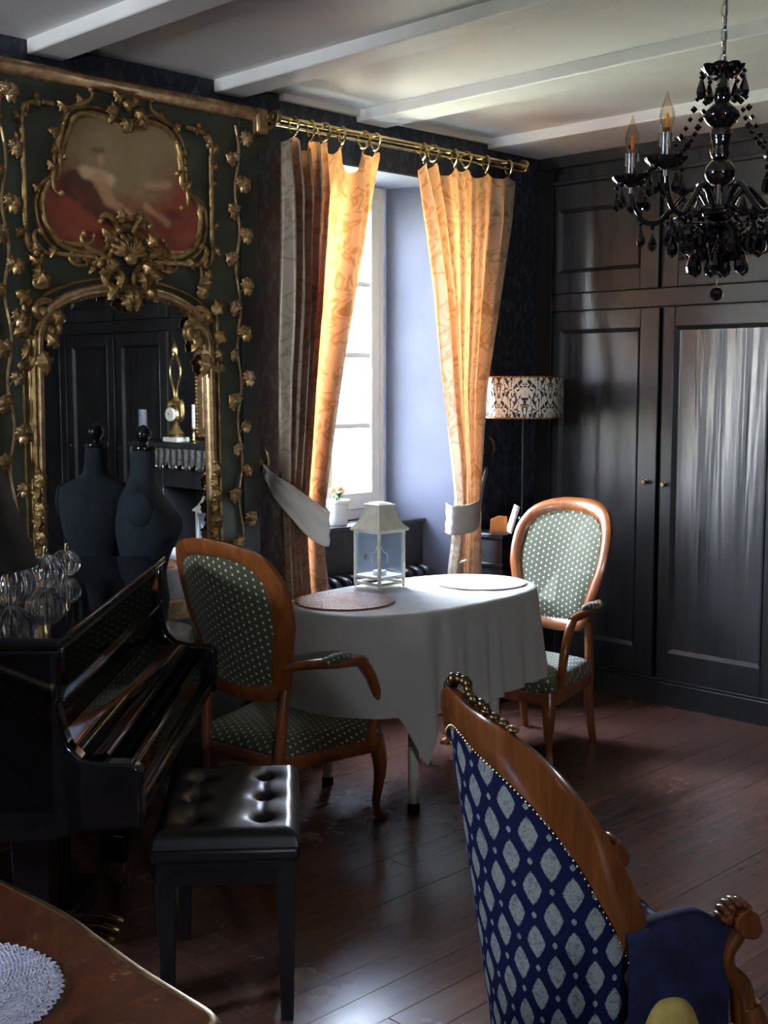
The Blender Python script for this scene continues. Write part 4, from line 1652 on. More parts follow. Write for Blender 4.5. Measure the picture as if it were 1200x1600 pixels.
MB().grid(bench_top, 88, 120).build('seat', MT['leather'], BN, smooth=80)
MB().box(-BW, BW, -BL, BL, .405, .443).build('seat_edge', MT['leather'], BN, bevel=.012, seg=3)
for a, b_ in btn:
    MB().sphere((a, b_, .4585), (.009, .009, .006), 12, 6).build('button', MT['leather'], BN, smooth=60)
ap = MB()
ap.box(-BW + .012, BW - .012, -BL + .012, BL - .012, .385, .406)
for s in (-1, 1):
    ap.box(-BW + .02, BW - .02, s * (BL - .03) - .01, s * (BL - .03) + .01, .345, .39)
    ap.box(s * (BW - .03) - .01, s * (BW - .03) + .01, -BL + .02, BL - .02, .345, .39)
ap.build('apron', BS, BN, bevel=.002)
for sx in (-1, 1):
    for sy in (-1, 1):
        x, y = sx * (BW - .034), sy * (BL - .036)
        vs = []
        for r, z in ((.022, .39), (.022, .33), (.015, 0)): vs += [(x + a * r, y + c * r, z) for a, c in ((-1, -1), (1, -1), (1, 1), (-1, 1))]
        fs = [(i * 4 + k, i * 4 + (k + 1) % 4, i * 4 + 4 + (k + 1) % 4, i * 4 + 4 + k) for i in range(2) for k in range(4)] + [(0, 1, 2, 3), (8, 9, 10, 11)]
        MB().add(vs, fs).build('leg', BS, BN, smooth=0, bevel=.002)

# ================================================================== dress form on a cloth-covered side table
stx, sty = 2.44, 3.650
SD = empty('side_table', (stx, sty, 0), 0, 'low round side table under a white cloth, below the dress form', 'table')
MB().lathe([(.001, .632), (.160, .632), (.164, .640), (.160, .650), (.001, .650)], 32).build('tabletop', MT['dark_wood'], SD)
MB().lathe([(.001, .03), (.03, .03), (.026, .2), (.035, .3), (.022, .45), (.03, .63)], 16).build('pedestal', MT['dark_wood'], SD)
for k in range(3):
    a = k * 2 * PI / 3 + .5
    MB().tube(catmull([(.02 * math.cos(a), .02 * math.sin(a), .14), (.10 * math.cos(a), .10 * math.sin(a), .09), (.14 * math.cos(a), .14 * math.sin(a), .012)], 5), [.02, .014], 8).build('leg', MT['dark_wood'], SD)
def sc(u, v):
    a = u * 2 * PI
    if v < .5: r, z = .165 * v / .5, .654
    else:
        t = (v - .5) / .5
        r = .166 + .006 * t + .009 * t * math.sin(a * 9)
        z = .653 - .12 * t
    return (r * math.cos(a), r * math.sin(a), z)
tag(MB().grid(sc, 120, 24, closed_u=True).build('tablecloth', MT['tablecloth'], smooth=80, loc=(stx, sty, 0)), 'small white cloth on the round side table behind the piano', 'tablecloth')

DF = empty('dress_form', (2.478, 3.705, .6555), math.radians(-38), 'dark blue dressmaker torso form with knob neck in front of the mirror', 'dress form')
rings = [(0, .085, .075, 0), (.02, .095, .082, 0), (.10, .112, .090, .0), (.16, .098, .080, .002), (.20, .092, .076, .004), (.25, .104, .086, .008), (.30, .124, .098, .016),
         (.345, .136, .106, .022), (.385, .142, .104, .020), (.42, .150, .095, .012), (.455, .152, .084, .002), (.485, .138, .068, -.006), (.505, .105, .056, -.006), (.52, .072, .050, -.004),
         (.54, .050, .046, .0), (.58, .042, .042, .004), (.62, .041, .041, .008), (.632, .038, .038, .008)]
def df(u, v):
    k = v * (len(rings) - 1)
    i = min(int(k), len(rings) - 2)
    t = k - i
    z, w, d, o = [lerp(rings[i][j], rings[i + 1][j], t) for j in range(4)]
    a = u * 2 * PI
    c, s = math.cos(a), math.sin(a)
    x = d * (abs(c) ** .85) * (1 if c > 0 else -1) + o * (1 if c > 0 else .4)
    y = w * (abs(s) ** .9) * (1 if s > 0 else -1)
    b = 0
    if c > 0:
        b = .020 * math.exp(-((z - .360) / .055) ** 2) * (math.exp(-((abs(y) - .065) / .045) ** 2))
    return (x + b, y, z)
MB().grid(df, 64, 85, closed_u=True, cap=True).build('torso', MT['bust'], DF, smooth=80)
for s in (-1, 1):
    MB().sphere((0, s * .138, .435), (.048, .018, .062), 20, 10).build('arm_cap', MT['bust'], DF, smooth=60, rot=(0, 0, 0))
MB().lathe([(.001, .632), (.042, .632), (.044, .640), (.042, .648), (.016, .652), (.012, .662), (.026, .676), (.030, .692), (.024, .710), (.010, .722), (.001, .726)], 20, M=Matrix.Translation((.008, 0, 0))).build('neck_knob', MT['black_gloss'], DF)

# white cable on the floor under the radiator side
cb = MB().tube(catmull([(2.78, 3.868, .006), (2.83, 3.84, .006), (2.86, 3.78, .006), (2.84, 3.70, .006), (2.90, 3.62, .006)], 8), .005, 8).build('cable', MT['white_paint'])
tag(cb, 'short white cable lying on the floor below the mirror wall', 'cable')

# ================================================================== foreground table with doily
FT = empty('side_table', (0, 0, 0), 0, 'polished red-brown table corner with brass-edged serpentine top in the foreground', 'table')
edge = [(.60, 1.165), (.72, 1.150), (.82, 1.152), (.868, 1.166), (.884, 1.195), (.886, 1.26), (.888, 1.36), (.897, 1.48), (.905, 1.58), (.900, 1.70), (.893, 1.82), (.889, 1.95), (.884, 2.03), (.866, 2.058), (.82, 2.07),
        (.60, 2.055), (.30, 2.06), (.02, 2.055), (-.20, 2.07), (-.245, 2.058), (-.262, 2.03), (-.26, 1.85), (-.275, 1.60), (-.26, 1.36), (-.262, 1.195), (-.245, 1.166), (-.20, 1.152), (.02, 1.165), (.30, 1.160)]
EP = [(p.x, p.y) for p in catmull([(a, b_, 0) for a, b_ in edge], 4, True)]
MB().prism(EP, .712, .7395).build('tabletop', MT['tabletop'], FT, bevel=.003, smooth=30)
br = MB()
sweep(br, EP, [(.002, .710), (-.006, .712), (-.010, .722), (-.008, .734), (-.001, .7405), (.007, .7405), (.007, .7395)], lambda a, b_, d: (a, b_, d))
br.build('brass_edge', MT['dark_brass'], FT, smooth=50)
MB().prism([(.84, 1.20), (.85, 1.60), (.84, 2.02), (-.22, 2.02), (-.23, 1.6), (-.22, 1.20), (.3, 1.19)], .60, .713).build('apron', MT['walnut'], FT)
for x, y, ax, ay in ((.83, 1.21, 1, -1), (.83, 2.01, 1, 1), (-.21, 2.01, -1, 1), (-.21, 1.21, -1, -1)):
    MB().tube(catmull([(x, y, .70), (x + ax * .02, y + ay * .02, .60), (x + ax * .01, y + ay * .01, .40), (x - ax * .01, y - ay * .01, .15), (x + ax * .02, y + ay * .02, .012)], 6), [.040, .042, .026, .018, .024], 12).build('leg', MT['walnut'], FT, smooth=60)
    MB().sphere((x + ax * .028, y + ay * .028, .66), (.022, .022, .05), 12, 8).build('corner_mount', MT['dark_brass'], FT)

# crocheted doily: interlaced cotton cords
DX, DY, DR = .655, 1.465, .150
dz_ = .7425
dm = MB()
for k in range(26):
    r0 = DR * (k + 1) / 26
    n = max(16, int(r0 * 420))
    amp = .0035 if k < 23 else .006
    lob = max(8, int(r0 * 300)) if k < 23 else 34
    for sg in (1, -1):
        dm.tube([((r0 + sg * amp * math.sin(i / (n * 2) * 2 * PI * lob)) * math.cos(i / (n * 2) * 2 * PI), (r0 + sg * amp * math.sin(i / (n * 2) * 2 * PI * lob)) * math.sin(i / (n * 2) * 2 * PI), .0015 + .0012 * math.cos(i / (n * 2) * 2 * PI * lob) * sg) for i in range(n * 2)], .0017, 5, True)
for k in range(60):
    a = k * 2 * PI / 60
    dm.tube([(r_ * math.cos(a + .10 * math.sin(r_ * 120)), r_ * math.sin(a + .10 * math.sin(r_ * 120)), .002) for r_ in [DR * .1 + DR * .9 * i / 16 for i in range(17)]], .0013, 4)
dl = dm.build('doily', MT['doily'], smooth=60, loc=(DX, DY, dz_))
tag(dl, 'white crocheted doily on the foreground table', 'doily')

# ================================================================== blue tub armchair
bcx, bcy = CW(.4204, 2.4758)
BC = empty('tub_armchair', (bcx, bcy, 0), .3314 - PI / 4, 'tub armchair in navy fabric with silver medallions and polished walnut crest, at bottom right', 'armchair')
SA, SB, LEAN = .2371, .2437, .6375
RIMT = [(p.x, p.y) for p in catmull([(-.26, .9062, 0), (0, .9267, 0), (.2618, .9062, 0), (.5236, .8815, 0), (.7854, .8388, 0), (1.0472, .7649, 0), (1.309, .6534, 0), (1.5708, .515, 0)], 5)]


def rimh(de):
    return interp(abs(de), RIMT)


def shell(de, h, t=0.0):
    """outer surface of the back; t = thickness inwards"""
    k = 1 + LEAN * (h - .45)
    k2 = 1 + .5 * LEAN * (h - .45)
    return Vector((-(SA * k - t) * math.cos(de), -(SB * k2 - t) * math.sin(de), h))


def bandw(de):
    return .072 + .085 * min(1, abs(de) / 1.2) ** 1.3


DE = math.radians(90)
fab = MB()
def ff(u, v):
    de = lerp(-DE, DE, u)
    if abs(de) > PI / 2: de_ = math.copysign(PI / 2, de)
    return shell(de, lerp(.17, rimh(de) - bandw(de) * .9, v), .006)
fab.grid(ff, 80, 30, uvf=lambda u, v: (lerp(-DE, DE, u) * .265, lerp(.17, rimh(lerp(-DE, DE, u)) - bandw(lerp(-DE, DE, u)) * .9, v)))
fab.build('outer_back', MT['blue'], BC, smooth=80)
inn = MB()
def fi(u, v):
    de = lerp(-DE, DE, u)
    return shell(de, lerp(.30, rimh(de) - .03, v), .052 + .028 * math.sin(PI * v) ** .6)
inn.grid(fi, 60, 24, uvf=lambda u, v: (lerp(-DE, DE, u) * .265, lerp(.3, .9, v)))
inn.build('inner_back', MT['blue'], BC, smooth=80)
# walnut crest rail sweeping down to the arms
cr = MB()
def fcr(u, v):
    de = lerp(-DE, DE, u)
    h, w = rimh(de), bandw(de)
    sec_ = [(0, .0), (.0, .012), (.10, .030), (.30, .048), (.62, .052), (.85, .052), (1, .044), (1, .016), (1, .004), (.985, -.003), (.80, -.006), (.5, -.007), (.2, -.005), (.06, -.003)]
    k = sec_[int(round(v * (len(sec_)))) % len(sec_)]
    return shell(de, h - w * k[0], k[1])
NS = 14
vs, fs = [], []
NU = 96
for i in range(NU + 1):
    for j in range(NS): vs.append(fcr(i / NU, j / NS))
for i in range(NU):
    for j in range(NS): fs.append((i * NS + j, i * NS + (j + 1) % NS, (i + 1) * NS + (j + 1) % NS, (i + 1) * NS + j))
fs += [tuple(range(NS)), tuple(range(NU * NS, NU * NS + NS))]
cr.add(vs, fs)
cr.build('crest_rail', MT['walnut'], BC, smooth=50)
# stiles closing the tub at the front
for s in (-1, 1):
    lo = 0 if s < 0 else -.05
    stl = MB()
    def fst(u, v):
        a = v * 2 * PI
        h = lerp(.16, rimh(DE) - .02, u)
        c = shell(s * DE, h, .024)
        return c + Vector((.022 * math.cos(a) + .0, .034 * math.sin(a), 0))
    stl.grid(fst, 14, 12).build('stile', MT['walnut'], BC, smooth=60)
    # padded side wing running forward to the scroll
    wg = MB()
    def fw(u, v):
        x = lerp(-.045, .180, u)
        top = .492 + lo + .020 * math.sin(u * PI * .8) - .028 * max(0, u - .72) / .28
        yo = SB * 1.03 + .014
        th = .030
        a = v * 2 * PI
        c, s_ = math.cos(a), math.sin(a)
        z = lerp(.19, top, .5 + .5 * (abs(s_) ** .45) * (1 if s_ > 0 else -1))
        y = yo - th + th * (abs(c) ** .5) * (1 if c > 0 else -1)
        return (x, s * y, z)
    wg.grid(fw, 24, 40, cap=False)
    vsn = len(wg.v)
    wg.build('arm_panel', MT['blue_arm'], BC, smooth=70)
    MB().tube(catmull([(.17, s * .25, .49 + lo), (.195, s * .252, .488 + lo), (.202, s * .254, .46 + lo), (.178, s * .254, .42), (.185, s * .252, .38), (.215, s * .250, .34), (.230, s * .248, .27)], 6),
              [.016, .020, .020, .018, .018, .024, .028], 12).build('arm_post', MT['walnut'], BC, smooth=60)
    sx_ = MB()
    # (the carved hand rests are ribbed like a shell)
    sx_.tube([(.206, s * (.252 - .034), .486 + lo), (.206, s * (.252 + .034), .486 + lo)], .026, 16)
    sx_.sphere((.232, s * .252, .462 + lo), (.022, .030, .024), 14, 8)
    for k in range(7):
        a = k / 6 * PI * .9 + .2
        sx_.sphere((.194 + .030 * math.cos(a), s * .252, .490 + lo + .030 * math.sin(a)), (.009, .026, .009), 8, 6)
    sx_.build('arm_scroll', MT['walnut'], BC, smooth=60)
    MB().tube(catmull([(.23, s * .25, .30), (.245, s * .262, .24), (.24, s * .262, .14), (.225, s * .255, .05), (.25, s * .268, .006)], 6), [.03, .032, .022, .015, .019], 12).build('leg', MT['walnut'], BC, smooth=60)
    MB().tube(catmull([(-.12, s * .12, .28), (-.13, s * .125, .14), (-.155, s * .135, .004)], 6), [.026, .020, .017], 12).build('leg', MT['walnut'], BC, smooth=60)
seatp = [(-.20, 0), (-.17, .14), (-.08, .22), (.05, .25), (.24, .25), (.255, 0)]
seatp = seatp + [(a, -b_) for a, b_ in seatp[-2:0:-1]]
SQ = [(p.x, p.y) for p in catmull([(a, b_, 0) for a, b_ in seatp], 4, True)]
MB().prism([(a * .78 + .03, b_ * .78) for a, b_ in SQ], .16, .315).build('seat_rail', MT['walnut'], BC, bevel=.006, smooth=30)
mq = len(SQ)
MB().grid(lambda u, v: (.03 + .78 * SQ[int(u * mq) % mq][0] * (1 - v) ** .9, .78 * SQ[int(u * mq) % mq][1] * (1 - v) ** .9, .315 + .085 * (1 - (1 - v) ** 5) ** .6), mq, 16, closed_u=True, uvf=lambda u, v: (SQ[int(u * mq) % mq][0] * (1 - v), SQ[int(u * mq) % mq][1] * (1 - v))).build('seat', MT['blue'], BC, smooth=80)
nl = MB()
for k in range(116):
    de = lerp(-DE * .985, DE * .985, k / 115)
    nl.sphere(shell(de, rimh(de) - bandw(de) - .004, -.001), .0033, 6, 4)
tag(nl.build('nailhead_trim', MT['dark_brass'], BC), kind='stuff')
cv = MB()
rr_ = random.Random(4)
for k in range(15):
    de = math.radians(lerp(-20, 20, k / 14))
    h = rimh(de)
    cv.sphere(shell(de, h + .006 + .012 * math.cos(k / 14 * PI - PI / 2), .022 + rr_.uniform(-.008, .010)), (rr_.uniform(.007, .012), rr_.uniform(.010, .014), rr_.uniform(.009, .013)), 10, 6)
for s in (-1, 1):
    for k in range(4):
        de = math.radians(s * (20 + k * 4.5))
        cv.sphere(shell(de, rimh(de) + .002, .020), (.012, .016, .007), 10, 6)
cv.build('crest_carving', MT['dark_brass'], BC, smooth=60)

# mustard cushion on a low stool beside the blue chair
mx_, my_ = CW(.452, 1.82)
ML = empty('footstool', (mx_ + .02, my_ - .02, 0), .3, 'low dark stool under the mustard cushion, cut off by the bottom edge', 'stool')
MB().box(-.15, .15, -.15, .15, .28, .318).build('seat', MT['walnut'], ML, bevel=.008)
for a in (-1, 1):
    for c in (-1, 1): MB().tube([(a * .12, c * .12, .28), (a * .13, c * .13, 0)], [.018, .012], 10).build('leg', MT['walnut'], ML)
cs = MB()
def fcu(u, v):
    a, b_ = u * 2 * PI, lerp(-PI / 2, PI / 2, v) * .999
    x = .050 * abs(math.cos(b_)) ** .7 * (abs(math.cos(a)) ** .6) * (1 if math.cos(a) > 0 else -1)
    y = .045 * math.cos(b_) * math.sin(a)
    z = .125 * (abs(math.sin(b_)) ** .8) * (1 if b_ > 0 else -1) + .012 * math.sin(x * 60 + 1) * (1 if b_ > 0 else 0) * math.cos(b_)
    return (x, y, z)
cs.grid(fcu, 40, 24, closed_u=True, cap=True)
tag(cs.build('cushion', MT['mustard'], smooth=80, loc=(mx_, my_, .4445), rot=(0, 0, -PI / 4)), 'mustard yellow cushion top at the bottom edge beside the blue chair', 'cushion')

# ================================================================== console cabinet in the corner
CC = empty('console_cabinet', (4.70, 3.78, 0), 0, 'small black cabinet with carved corner in the far corner of the room', 'cabinet')
m = MB().box(-.235, .24, -.105, .095, .04, .79)
m.build('body', MT['dark_wood'], CC, bevel=.003)
MB().box(-.255, .26, -.125, .10, .79, .815).build('top', MT['dark_wood'], CC, bevel=.006)
MB().box(-.250, .255, -.120, .10, .655, .672).build('moulding', MT['dark_wood'], CC, bevel=.004)
MB().box(-.25, .255, -.12, .10, 0, .06).build('plinth', MT['dark_wood'], CC, bevel=.004)
for s in (-.215, .20):
    for k in range(4): MB().box(s - .02 + k * .012, s - .013 + k * .012, -.112, -.104, .10, .64).build('flute', MT['dark_wood'], CC, bevel=.002)
MB().box(-.16, .16, -.110, -.104, .69, .775).build('drawer_front', MT['dark_wood'], CC, bevel=.004)
MB().box(-.16, .16, -.110, -.104, .10, .63).build('door', MT['dark_wood'], CC, bevel=.004)
MB().sphere((0, -.118, .73), .009, 10, 6).build('knob', MT['dark_brass'], CC)

FL = empty('table_lamp', (4.665, 3.712, .8155), 0, 'table lamp with cream drum shade and black damask print on the corner cabinet', 'lamp')
MB().lathe([(.001, 0), (.050, 0), (.052, .008), (.030, .018), (.010, .03), (.007, .06), (.006, .56), (.010, .57), (.001, .58)], 20).build('lamp_base', MT['black_satin'], FL)
MB().lathe([(.026, .050), (.030, .058), (.026, .066), (.008, .060)], 20).build('collar', MT['chrome'], FL)
ds = MB()
ds.grid(lambda u, v: (.187 * math.cos(u * 2 * PI), .187 * math.sin(u * 2 * PI), lerp(.548, .742, v)), 72, 4, closed_u=False)
ds.build('lamp_shade', MT['shade'], FL, smooth=80, solid=.002)
for z in (.548, .742): MB().tube([(.188 * math.cos(k * PI / 24), .188 * math.sin(k * PI / 24), z) for k in range(48)], .0035, 6, True).build('shade_trim', MT['mat_brown'], FL)
MB().tube([(-.186, 0, .735), (.186, 0, .735)], .002, 6).tube([(0, 0, .56), (0, 0, .735)], .003, 6).build('shade_carrier', MT['black_satin'], FL)
tb2 = MB().box(-.06, .06, -.0035, .0035, 0, .135).build('picture_card', MT['white_paint'], loc=(4.535, 3.69, .8175), rot=(0, 0, 0), bevel=.001)
tb2.rotation_euler = Euler((.30, 0, PI / 2 - .70))
tag(tb2, 'thin white card leaning on the small black cabinet', 'card')
og = MB().prism([(-.04, 0), (.04, 0), (.04, .075), (.0, .078), (-.04, .060)], -.004, .004, 'y').build('orange_box', MT['orange'], loc=(4.52, 3.74, .8165), rot=(0, 0, -.78))
tag(og, 'small orange card behind the leaning white card', 'card')

# ================================================================== chandelier
chx, chy = CW(.752, 2.80)
CH = empty('chandelier', (chx, chy, 0), -PI / 4, 'black crystal five-armed chandelier hanging on a chain', 'chandelier')
JT = MT['jet']


def Hc(y): return 2.233 - .001403 * (y - 100)


def scallop_bowl(r, z, h, name, loc=(0, 0), parent=CH, n=8):
    m = MB()
    pr_ = [(.15, 0), (.45, .10), (.75, .35), (.95, .75), (1.0, 1.0), (.93, .98), (.86, .72), (.68, .42), (.40, .20), (.12, .12)]
    def f(u, v):
        i = min(int(round(v * (len(pr_) - 1))), len(pr_) - 1)
        a = u * 2 * PI
        k = 1 + .10 * abs(math.sin(a * n / 2)) * pr_[i][0]
        return (loc[0] + r * pr_[i][0] * k * math.cos(a), loc[1] + r * pr_[i][0] * k * math.sin(a), z + h * (pr_[i][1] + .12 * pr_[i][0] * abs(math.sin(a * n / 2))))
    m.grid(f, 64, len(pr_) - 1, closed_u=True, cap=True)
    return m.build(name, JT, parent, smooth=60)


scallop_bowl(.044, Hc(126), .030, 'crown')
MB().lathe([(.001, Hc(122)), (.013, Hc(122)), (.014, Hc(132)), (.011, Hc(134)), (.011, Hc(140)), (.001, Hc(140))], 16).build('chrome_collar', MT['chrome'], CH)
MB().lathe([(.001, Hc(136)), (.016, Hc(137)), (.019, Hc(150)), (.015, Hc(160)), (.026, Hc(166)), (.038, Hc(174)), (.040, Hc(182)), (.032, Hc(192)), (.020, Hc(199)), (.024, Hc(204)), (.022, Hc(215)), (.017, Hc(232)), (.020, Hc(240)),
            (.018, Hc(246)), (.001, Hc(247))], 24).build('column', JT, CH, smooth=50)
MB().sphere((0, 0, Hc(268)), (.034, .034, .032), 24, 14).build('ball', JT, CH)
MB().lathe([(.001, Hc(246)), (.012, Hc(247)), (.012, Hc(252)), (.001, Hc(253))], 14).build('chrome_collar', MT['chrome'], CH)
for k in range(3):
    a = k * 2.1
    MB().tube([(.012 * math.cos(a), .012 * math.sin(a), Hc(288)), (.014 * math.cos(a), .014 * math.sin(a), Hc(326))], .005, 8).build('stem_rod', MT['chrome'], CH)
MB().lathe([(.001, Hc(345)), (.018, Hc(344)), (.036, Hc(336)), (.042, Hc(326)), (.038, Hc(320)), (.020, Hc(318)), (.001, Hc(317))], 24).build('hub', JT, CH, smooth=50)
scallop_bowl(.040, Hc(366), .022, 'lower_bowl')

dropm = MB()
dropm.lathe([(.001, 0), (.0035, -.004), (.0095, -.022), (.0115, -.032), (.0095, -.041), (.001, -.047)], 8)
octm = MB()
octm.lathe([(.001, .006), (.0065, .0), (.001, -.006)], 8)
D0 = dropm.build('crystal_drop', JT, CH, smooth=0)
O0 = octm.build('crystal_bead', JT, CH, smooth=0)
firstD = [True, True]


def drop(x, y, z, sc=1.0):
    rz = random.uniform(0, 3)
    if firstD[0]:
        firstD[0] = False
        D0.location, D0.rotation_euler, D0.scale = (x, y, z), (0, 0, rz), (sc,) * 3
    else: inst(D0, CH, (x, y, z), (0, 0, rz), sc)


def bead(x, y, z, sc=1.0):
    rz = random.uniform(0, 3)
    if firstD[1]:
        firstD[1] = False
        O0.location, O0.rotation_euler, O0.scale = (x, y, z), (0, 0, rz), (sc,) * 3
    else: inst(O0, CH, (x, y, z), (0, 0, rz), sc)


def hang(x, y, z, nb=1, sc=1.0):
    for k in range(nb):
        bead(x, y, z - .006 - k * .013, .9)
    drop(x, y, z - .004 - nb * .013, sc)


AR_ = .205
zc0 = Hc(268)
for k in range(5):
    a = math.radians(150 + 72 * k)
    ca, sa = math.cos(a), math.sin(a)
    # S-shaped arm
    prof = [(.020, Hc(330)), (.045, Hc(300)), (.070, Hc(292)), (.105, Hc(318)), (.140, Hc(340)), (.175, Hc(336)), (.198, Hc(312)), (.205, Hc(284))]
    pts = catmull([(r * ca, r * sa, z) for r, z in prof], 6)
    arm = MB().tube(pts, [.008, .0065, .006, .0065, .006, .006, .0055], 8)
    arm.build('arm', JT, CH, smooth=60)
    ex, ey = AR_ * ca, AR_ * sa
    MB().tube([(ex, ey, Hc(290)), (ex, ey, Hc(276))], .0075, 12).build('chrome_socket', MT['chrome'], CH)
    scallop_bowl(.042, Hc(281), .024, 'bobeche', (ex, ey), n=8)
    cd = MB()
    cd.lathe([(.001, Hc(272)), (.0125, Hc(272)), (.0135, Hc(262)), (.0125, Hc(240)), (.0130, Hc(226)), (.008, Hc(223)), (.001, Hc(223))], 16, M=Matrix.Translation((ex, ey, 0)))
    for q in range(4):
        cd.tube([(ex + .0135 * math.cos(q * 1.6), ey + .0135 * math.sin(q * 1.6), Hc(225)), (ex + .0145 * math.cos(q * 1.6), ey + .0145 * math.sin(q * 1.6), Hc(238 + q * 4))], [.003, .0038], 6)
    cd.build('candle_sleeve', MT['chrome'], CH, smooth=50)
    bl = MB().lathe([(.007, Hc(225)), (.010, Hc(221)), (.0155, Hc(208)), (.0165, Hc(200)), (.0135, Hc(190)), (.008, Hc(180)), (.0035, Hc(172)), (.0015, Hc(164))], 18, M=Matrix.Translation((ex, ey, 0)))
    bl.build('flame_bulb', MT['bulb_glass'], CH, smooth=60)
    MB().tube([(ex, ey, Hc(220)), (ex, ey, Hc(196))], .0022, 6).tube([(ex + .004, ey, Hc(218)), (ex + .004, ey, Hc(199))], .0014, 6).build('filament', MT['amber'], CH)
    MB().lathe([(.001, Hc(226)), (.009, Hc(225)), (.007, Hc(218)), (.001, Hc(217))], 12, M=Matrix.Translation((ex, ey, 0))).build('bulb_neck', MT['brass'], CH)
    # drops round the bobeche
    for q in range(5):
        b_ = a + q * 2 * PI / 5
        hang(ex + .036 * math.cos(b_), ey + .036 * math.sin(b_), Hc(275), 1, .95)
    # drops under the arm
    for i in (14, 20, 26, 31):
        p = pts[i]
        hang(p.x, p.y, p.z - .004, 1 if i % 4 else 2, .9)
    # bead chain from the crown down to the bobeche
    st_, en = Vector((.044 * ca, .044 * sa, Hc(108))), Vector((AR_ * .86 * ca, AR_ * .86 * sa, Hc(262)))
    for q in range(13):
        t = (q + .5) / 13
        p = st_.lerp(en, t ** 1.5)
        p.z = lerp(st_.z, en.z, t) - .030 * math.sin(PI * t)
        bead(p.x, p.y, p.z, 1.0 if q % 3 else 1.3)
    # short pendants below the crown
    hang(.048 * math.cos(a + .6), .048 * math.sin(a + .6), Hc(110), 1, 1.0)
for ring_r, y_, n_, nb, s_ in ((.040, 335, 8, 1, 1.0), (.075, 332, 8, 3, 1.0), (.040, 360, 7, 1, 1.1), (.022, 372, 4, 2, 1.15), (.100, 340, 7, 2, 1.15), (.060, 350, 6, 4, 1.2)):
    for q in range(n_):
        a = q * 2 * PI / n_ + ring_r * 20
        hang(ring_r * math.cos(a), ring_r * math.sin(a), Hc(y_), nb, s_)
for q in range(3): bead(0, 0, Hc(378 + q * 9), 1.2)
MB().tube([(0, 0, Hc(366)), (0, 0, Hc(446))], .0012, 5).build('wire', MT['black_metal'], CH)
for r_ in (.075, .100): MB().tube([(r_ * math.cos(k * PI / 16), r_ * math.sin(k * PI / 16), Hc(331 if r_ < .09 else 339)) for k in range(32)], .002, 6, True).build('drop_ring', MT['black_metal'], CH)
for q in range(8):
    a = q * PI / 4
    MB().tube([(.030 * math.cos(a), .030 * math.sin(a), Hc(331)), (.075 * math.cos(a), .075 * math.sin(a), Hc(331)), (.100 * math.cos(a), .100 * math.sin(a), Hc(339))], .0014, 5).build('drop_ring_spoke', MT['black_metal'], CH)
MB().sphere((0, 0, Hc(459)), .0155, 8, 6).build('bottom_ball', JT, CH, smooth=0)
# chain to the ceiling
lk = MB().tube([(.0065 * math.cos(k * PI / 8), 0, .015 * math.sin(k * PI / 8)) for k in range(16)], .0018, 6, True)
l0 = lk.build('chain_link', MT['chrome'], CH, smooth=60, loc=(0, 0, Hc(100) + .008))
z = Hc(100) + .008
k = 1
while z < 2.64:
    z += .0265
    inst(l0, CH, (0, 0, z), (0, 0, PI / 2 * (k % 2)))
    k += 1
MB().tube([(.004, .002, Hc(100)), (.004, -.002, 2.45), (.003, .002, 2.66)], .0018, 6).build('flex', MT['black_metal'], CH)
MB().lathe([(.001, 2.655), (.02, 2.657), (.045, 2.675), (.05, 2.6905), (.001, 2.6905)], 20).build('ceiling_rose', JT, CH)

# ================================================================== fireplace on the right wall, seen in the mirror
FP = empty('fireplace', (0, 0, 0), 0, 'black fireplace with mantelshelf, seen reflected in the arched mirror', 'fireplace')
MB().box(4.66, 4.962, 1.00, 1.16, 0, 1.09).build('jamb', MT['dark_wood'], FP, bevel=.005)
MB().box(4.66, 4.962, 1.92, 2.08, 0, 1.09).build('jamb', MT['dark_wood'], FP, bevel=.005)
MB().box(4.66, 4.962, 1.16, 1.92, .86, 1.09).build('frieze', MT['dark_wood'], FP, bevel=.005)
MB().box(4.57, 4.962, .90, 2.13, 1.120, 1.155).build('mantelshelf', MT['dark_wood'], FP, bevel=.006)
MB().box(4.62, 4.962, .94, 2.11, 1.090, 1.121).build('shelf_moulding', MT['dark_wood'], FP, bevel=.006)
MB().box(4.93, 4.962, 1.15, 1.93, 0, .87).build('fireback', MT['black_matt'], FP)
lam = MB()
def fla(u, v):
    y = lerp(.91, 2.12, u)
    dz2 = .10 + .035 * abs(math.sin(u * PI * 9))
    return (4.585 - .006 * math.sin(u * 120), y, 1.118 - v * dz2)
lq = lam.grid(fla, 180, 8).build('mantel_valance', plain('grey_lace', (.10, .10, .09), .7, var=.4, scale=50), smooth=70, solid=.002)
tag(lq, 'scalloped grey lace valance hanging from the mantelshelf, seen in the mirror', 'valance')
vt = MB()
for k in range(18):
    y = .94 + k * .068
    vt.lathe([(.001, 0), (.005, -.004), (.009, -.022), (.006, -.035), (.001, -.038)], 8, M=Matrix.Translation((4.575, y, 1.020)))
    vt.tube([(4.575, y, 1.019), (4.575, y, 1.06)], .0015, 4)
vt.build('tassel', MT['chrome'], lq)

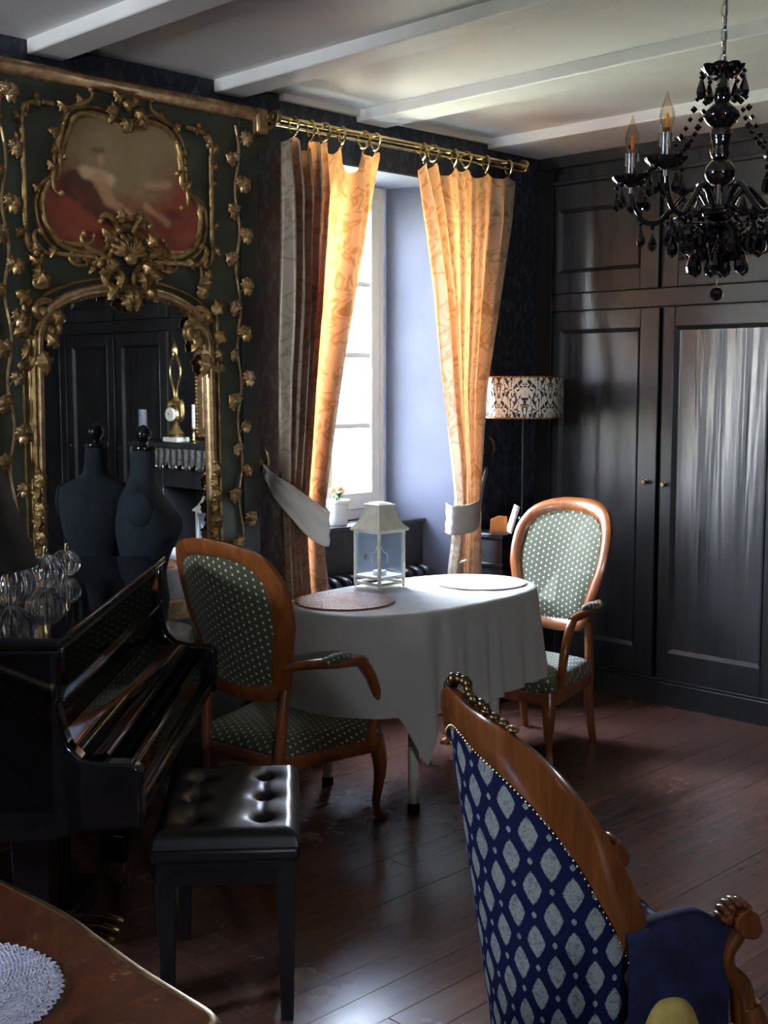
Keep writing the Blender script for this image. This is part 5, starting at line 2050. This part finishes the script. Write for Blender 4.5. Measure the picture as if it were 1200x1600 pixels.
GM = empty('framed_mirror', (0, 0, 0), 0, 'tall mirror in a gilded beaded frame above the mantel, seen in reflection', 'mirror')
gy0, gy1, gz0, gz1 = 1.17, 2.08, 1.17, 2.35
fm = MB()
w = .07
fm.box(4.93, 4.98, gy0, gy0 + w, gz0, gz1).box(4.93, 4.98, gy1 - w, gy1, gz0, gz1).box(4.93, 4.98, gy0 + w, gy1 - w, gz0, gz0 + w).box(4.93, 4.98, gy0 + w, gy1 - w, gz1 - w, gz1)
fm.build('frame', MT['gilt_pale'], GM, bevel=.012)
be = MB()
z = gz0 + .012
while z < gz1:
    be.sphere((4.926, gy0 + .012, z), .010, 8, 5)
    z += .024
y = gy0 + .012
while y < gy1:
    be.sphere((4.926, y, gz0 + .012), .010, 8, 5)
    y += .024
tag(be.build('beading', MT['gilt'], GM), kind='stuff')
MB().box(4.945, 4.962, gy0 + w, gy1 - w, gz0 + w, gz1 - w).build('mirror_glass', MT['mirror'], GM, smooth=0)

CK = empty('mantel_clock', (4.66, 1.31, 1.1555), 0, 'tall gilded lyre-topped clock on the mantel, seen in the mirror', 'clock')
MB().box(-.05, .05, -.075, .075, 0, .03).build('base', MT['pot'], CK, bevel=.004)
MB().lathe([(.001, .03), (.050, .03), (.055, .05), (.030, .08), (.022, .11), (.045, .14), (.055, .18), (.040, .22), (.020, .24), (.028, .26), (.018, .29), (.001, .29)], 20).build('body', MT['brass'], CK)
MB().lathe([(.001, -.012), (.042, -.012), (.045, 0), (.042, .012), (.001, .012)], 20, M=Matrix.Translation((-.04, 0, .175)) @ Matrix.Rotation(PI / 2, 4, 'Y')).build('dial', MT['pot'], CK)
for s in (-1, 1):
    MB().tube(catmull([(0, s * .010, .28), (0, s * .020, .34), (0, s * .052, .42), (0, s * .050, .48), (0, s * .022, .54), (0, s * .016, .575)], 6), .008, 8).build('lyre_arm', MT['brass'], CK)
    MB().sphere((0, s * .062, .20), (.02, .02, .07), 10, 8).build('side_figure', MT['brass'], CK)
MB().lathe([(.001, .56), (.018, .565), (.022, .59), (.008, .62), (.001, .65)], 12).build('finial', MT['brass'], CK)


def candlestick(y, x, h, label, cl):
    c = empty('candlestick', (x, y, 1.1555), 0, label, 'candlestick')
    MB().lathe([(.001, 0), (.035, 0), (.036, .006), (.012, .014), (.007, .03), (.012, .05), (.006, .07), (.014, .09), (.012, .10), (.001, .10)], 16).build('holder', MT['brass'], c)
    k = MB().lathe([(.001, .10), (.011, .10), (.011, .10 + h), (.001, .10 + h)], 14).build('candle', MT['wax'], None, loc=(x, y, 1.1555))
    tag(k, cl, 'candle')


candlestick(1.53, 4.63, .14, 'brass candlestick with white candle beside the gilded clock, in the mirror', 'white candle in the brass stick next to the clock, in the mirror')
candlestick(1.67, 4.70, .14, 'brass candlestick with white candle in front of the gilt-framed mirror', 'white candle in the stick before the gilt-framed mirror')
gv = MB().lathe([(.001, 0), (.028, 0), (.030, .004), (.028, .20), (.026, .20), (.027, .008), (.001, .008)], 20).build('glass_vase', MT['lantern_glass'], loc=(4.66, .955, 1.1555))
tag(gv, 'clear cylindrical glass at the left end of the mantel, in the mirror', 'vase')
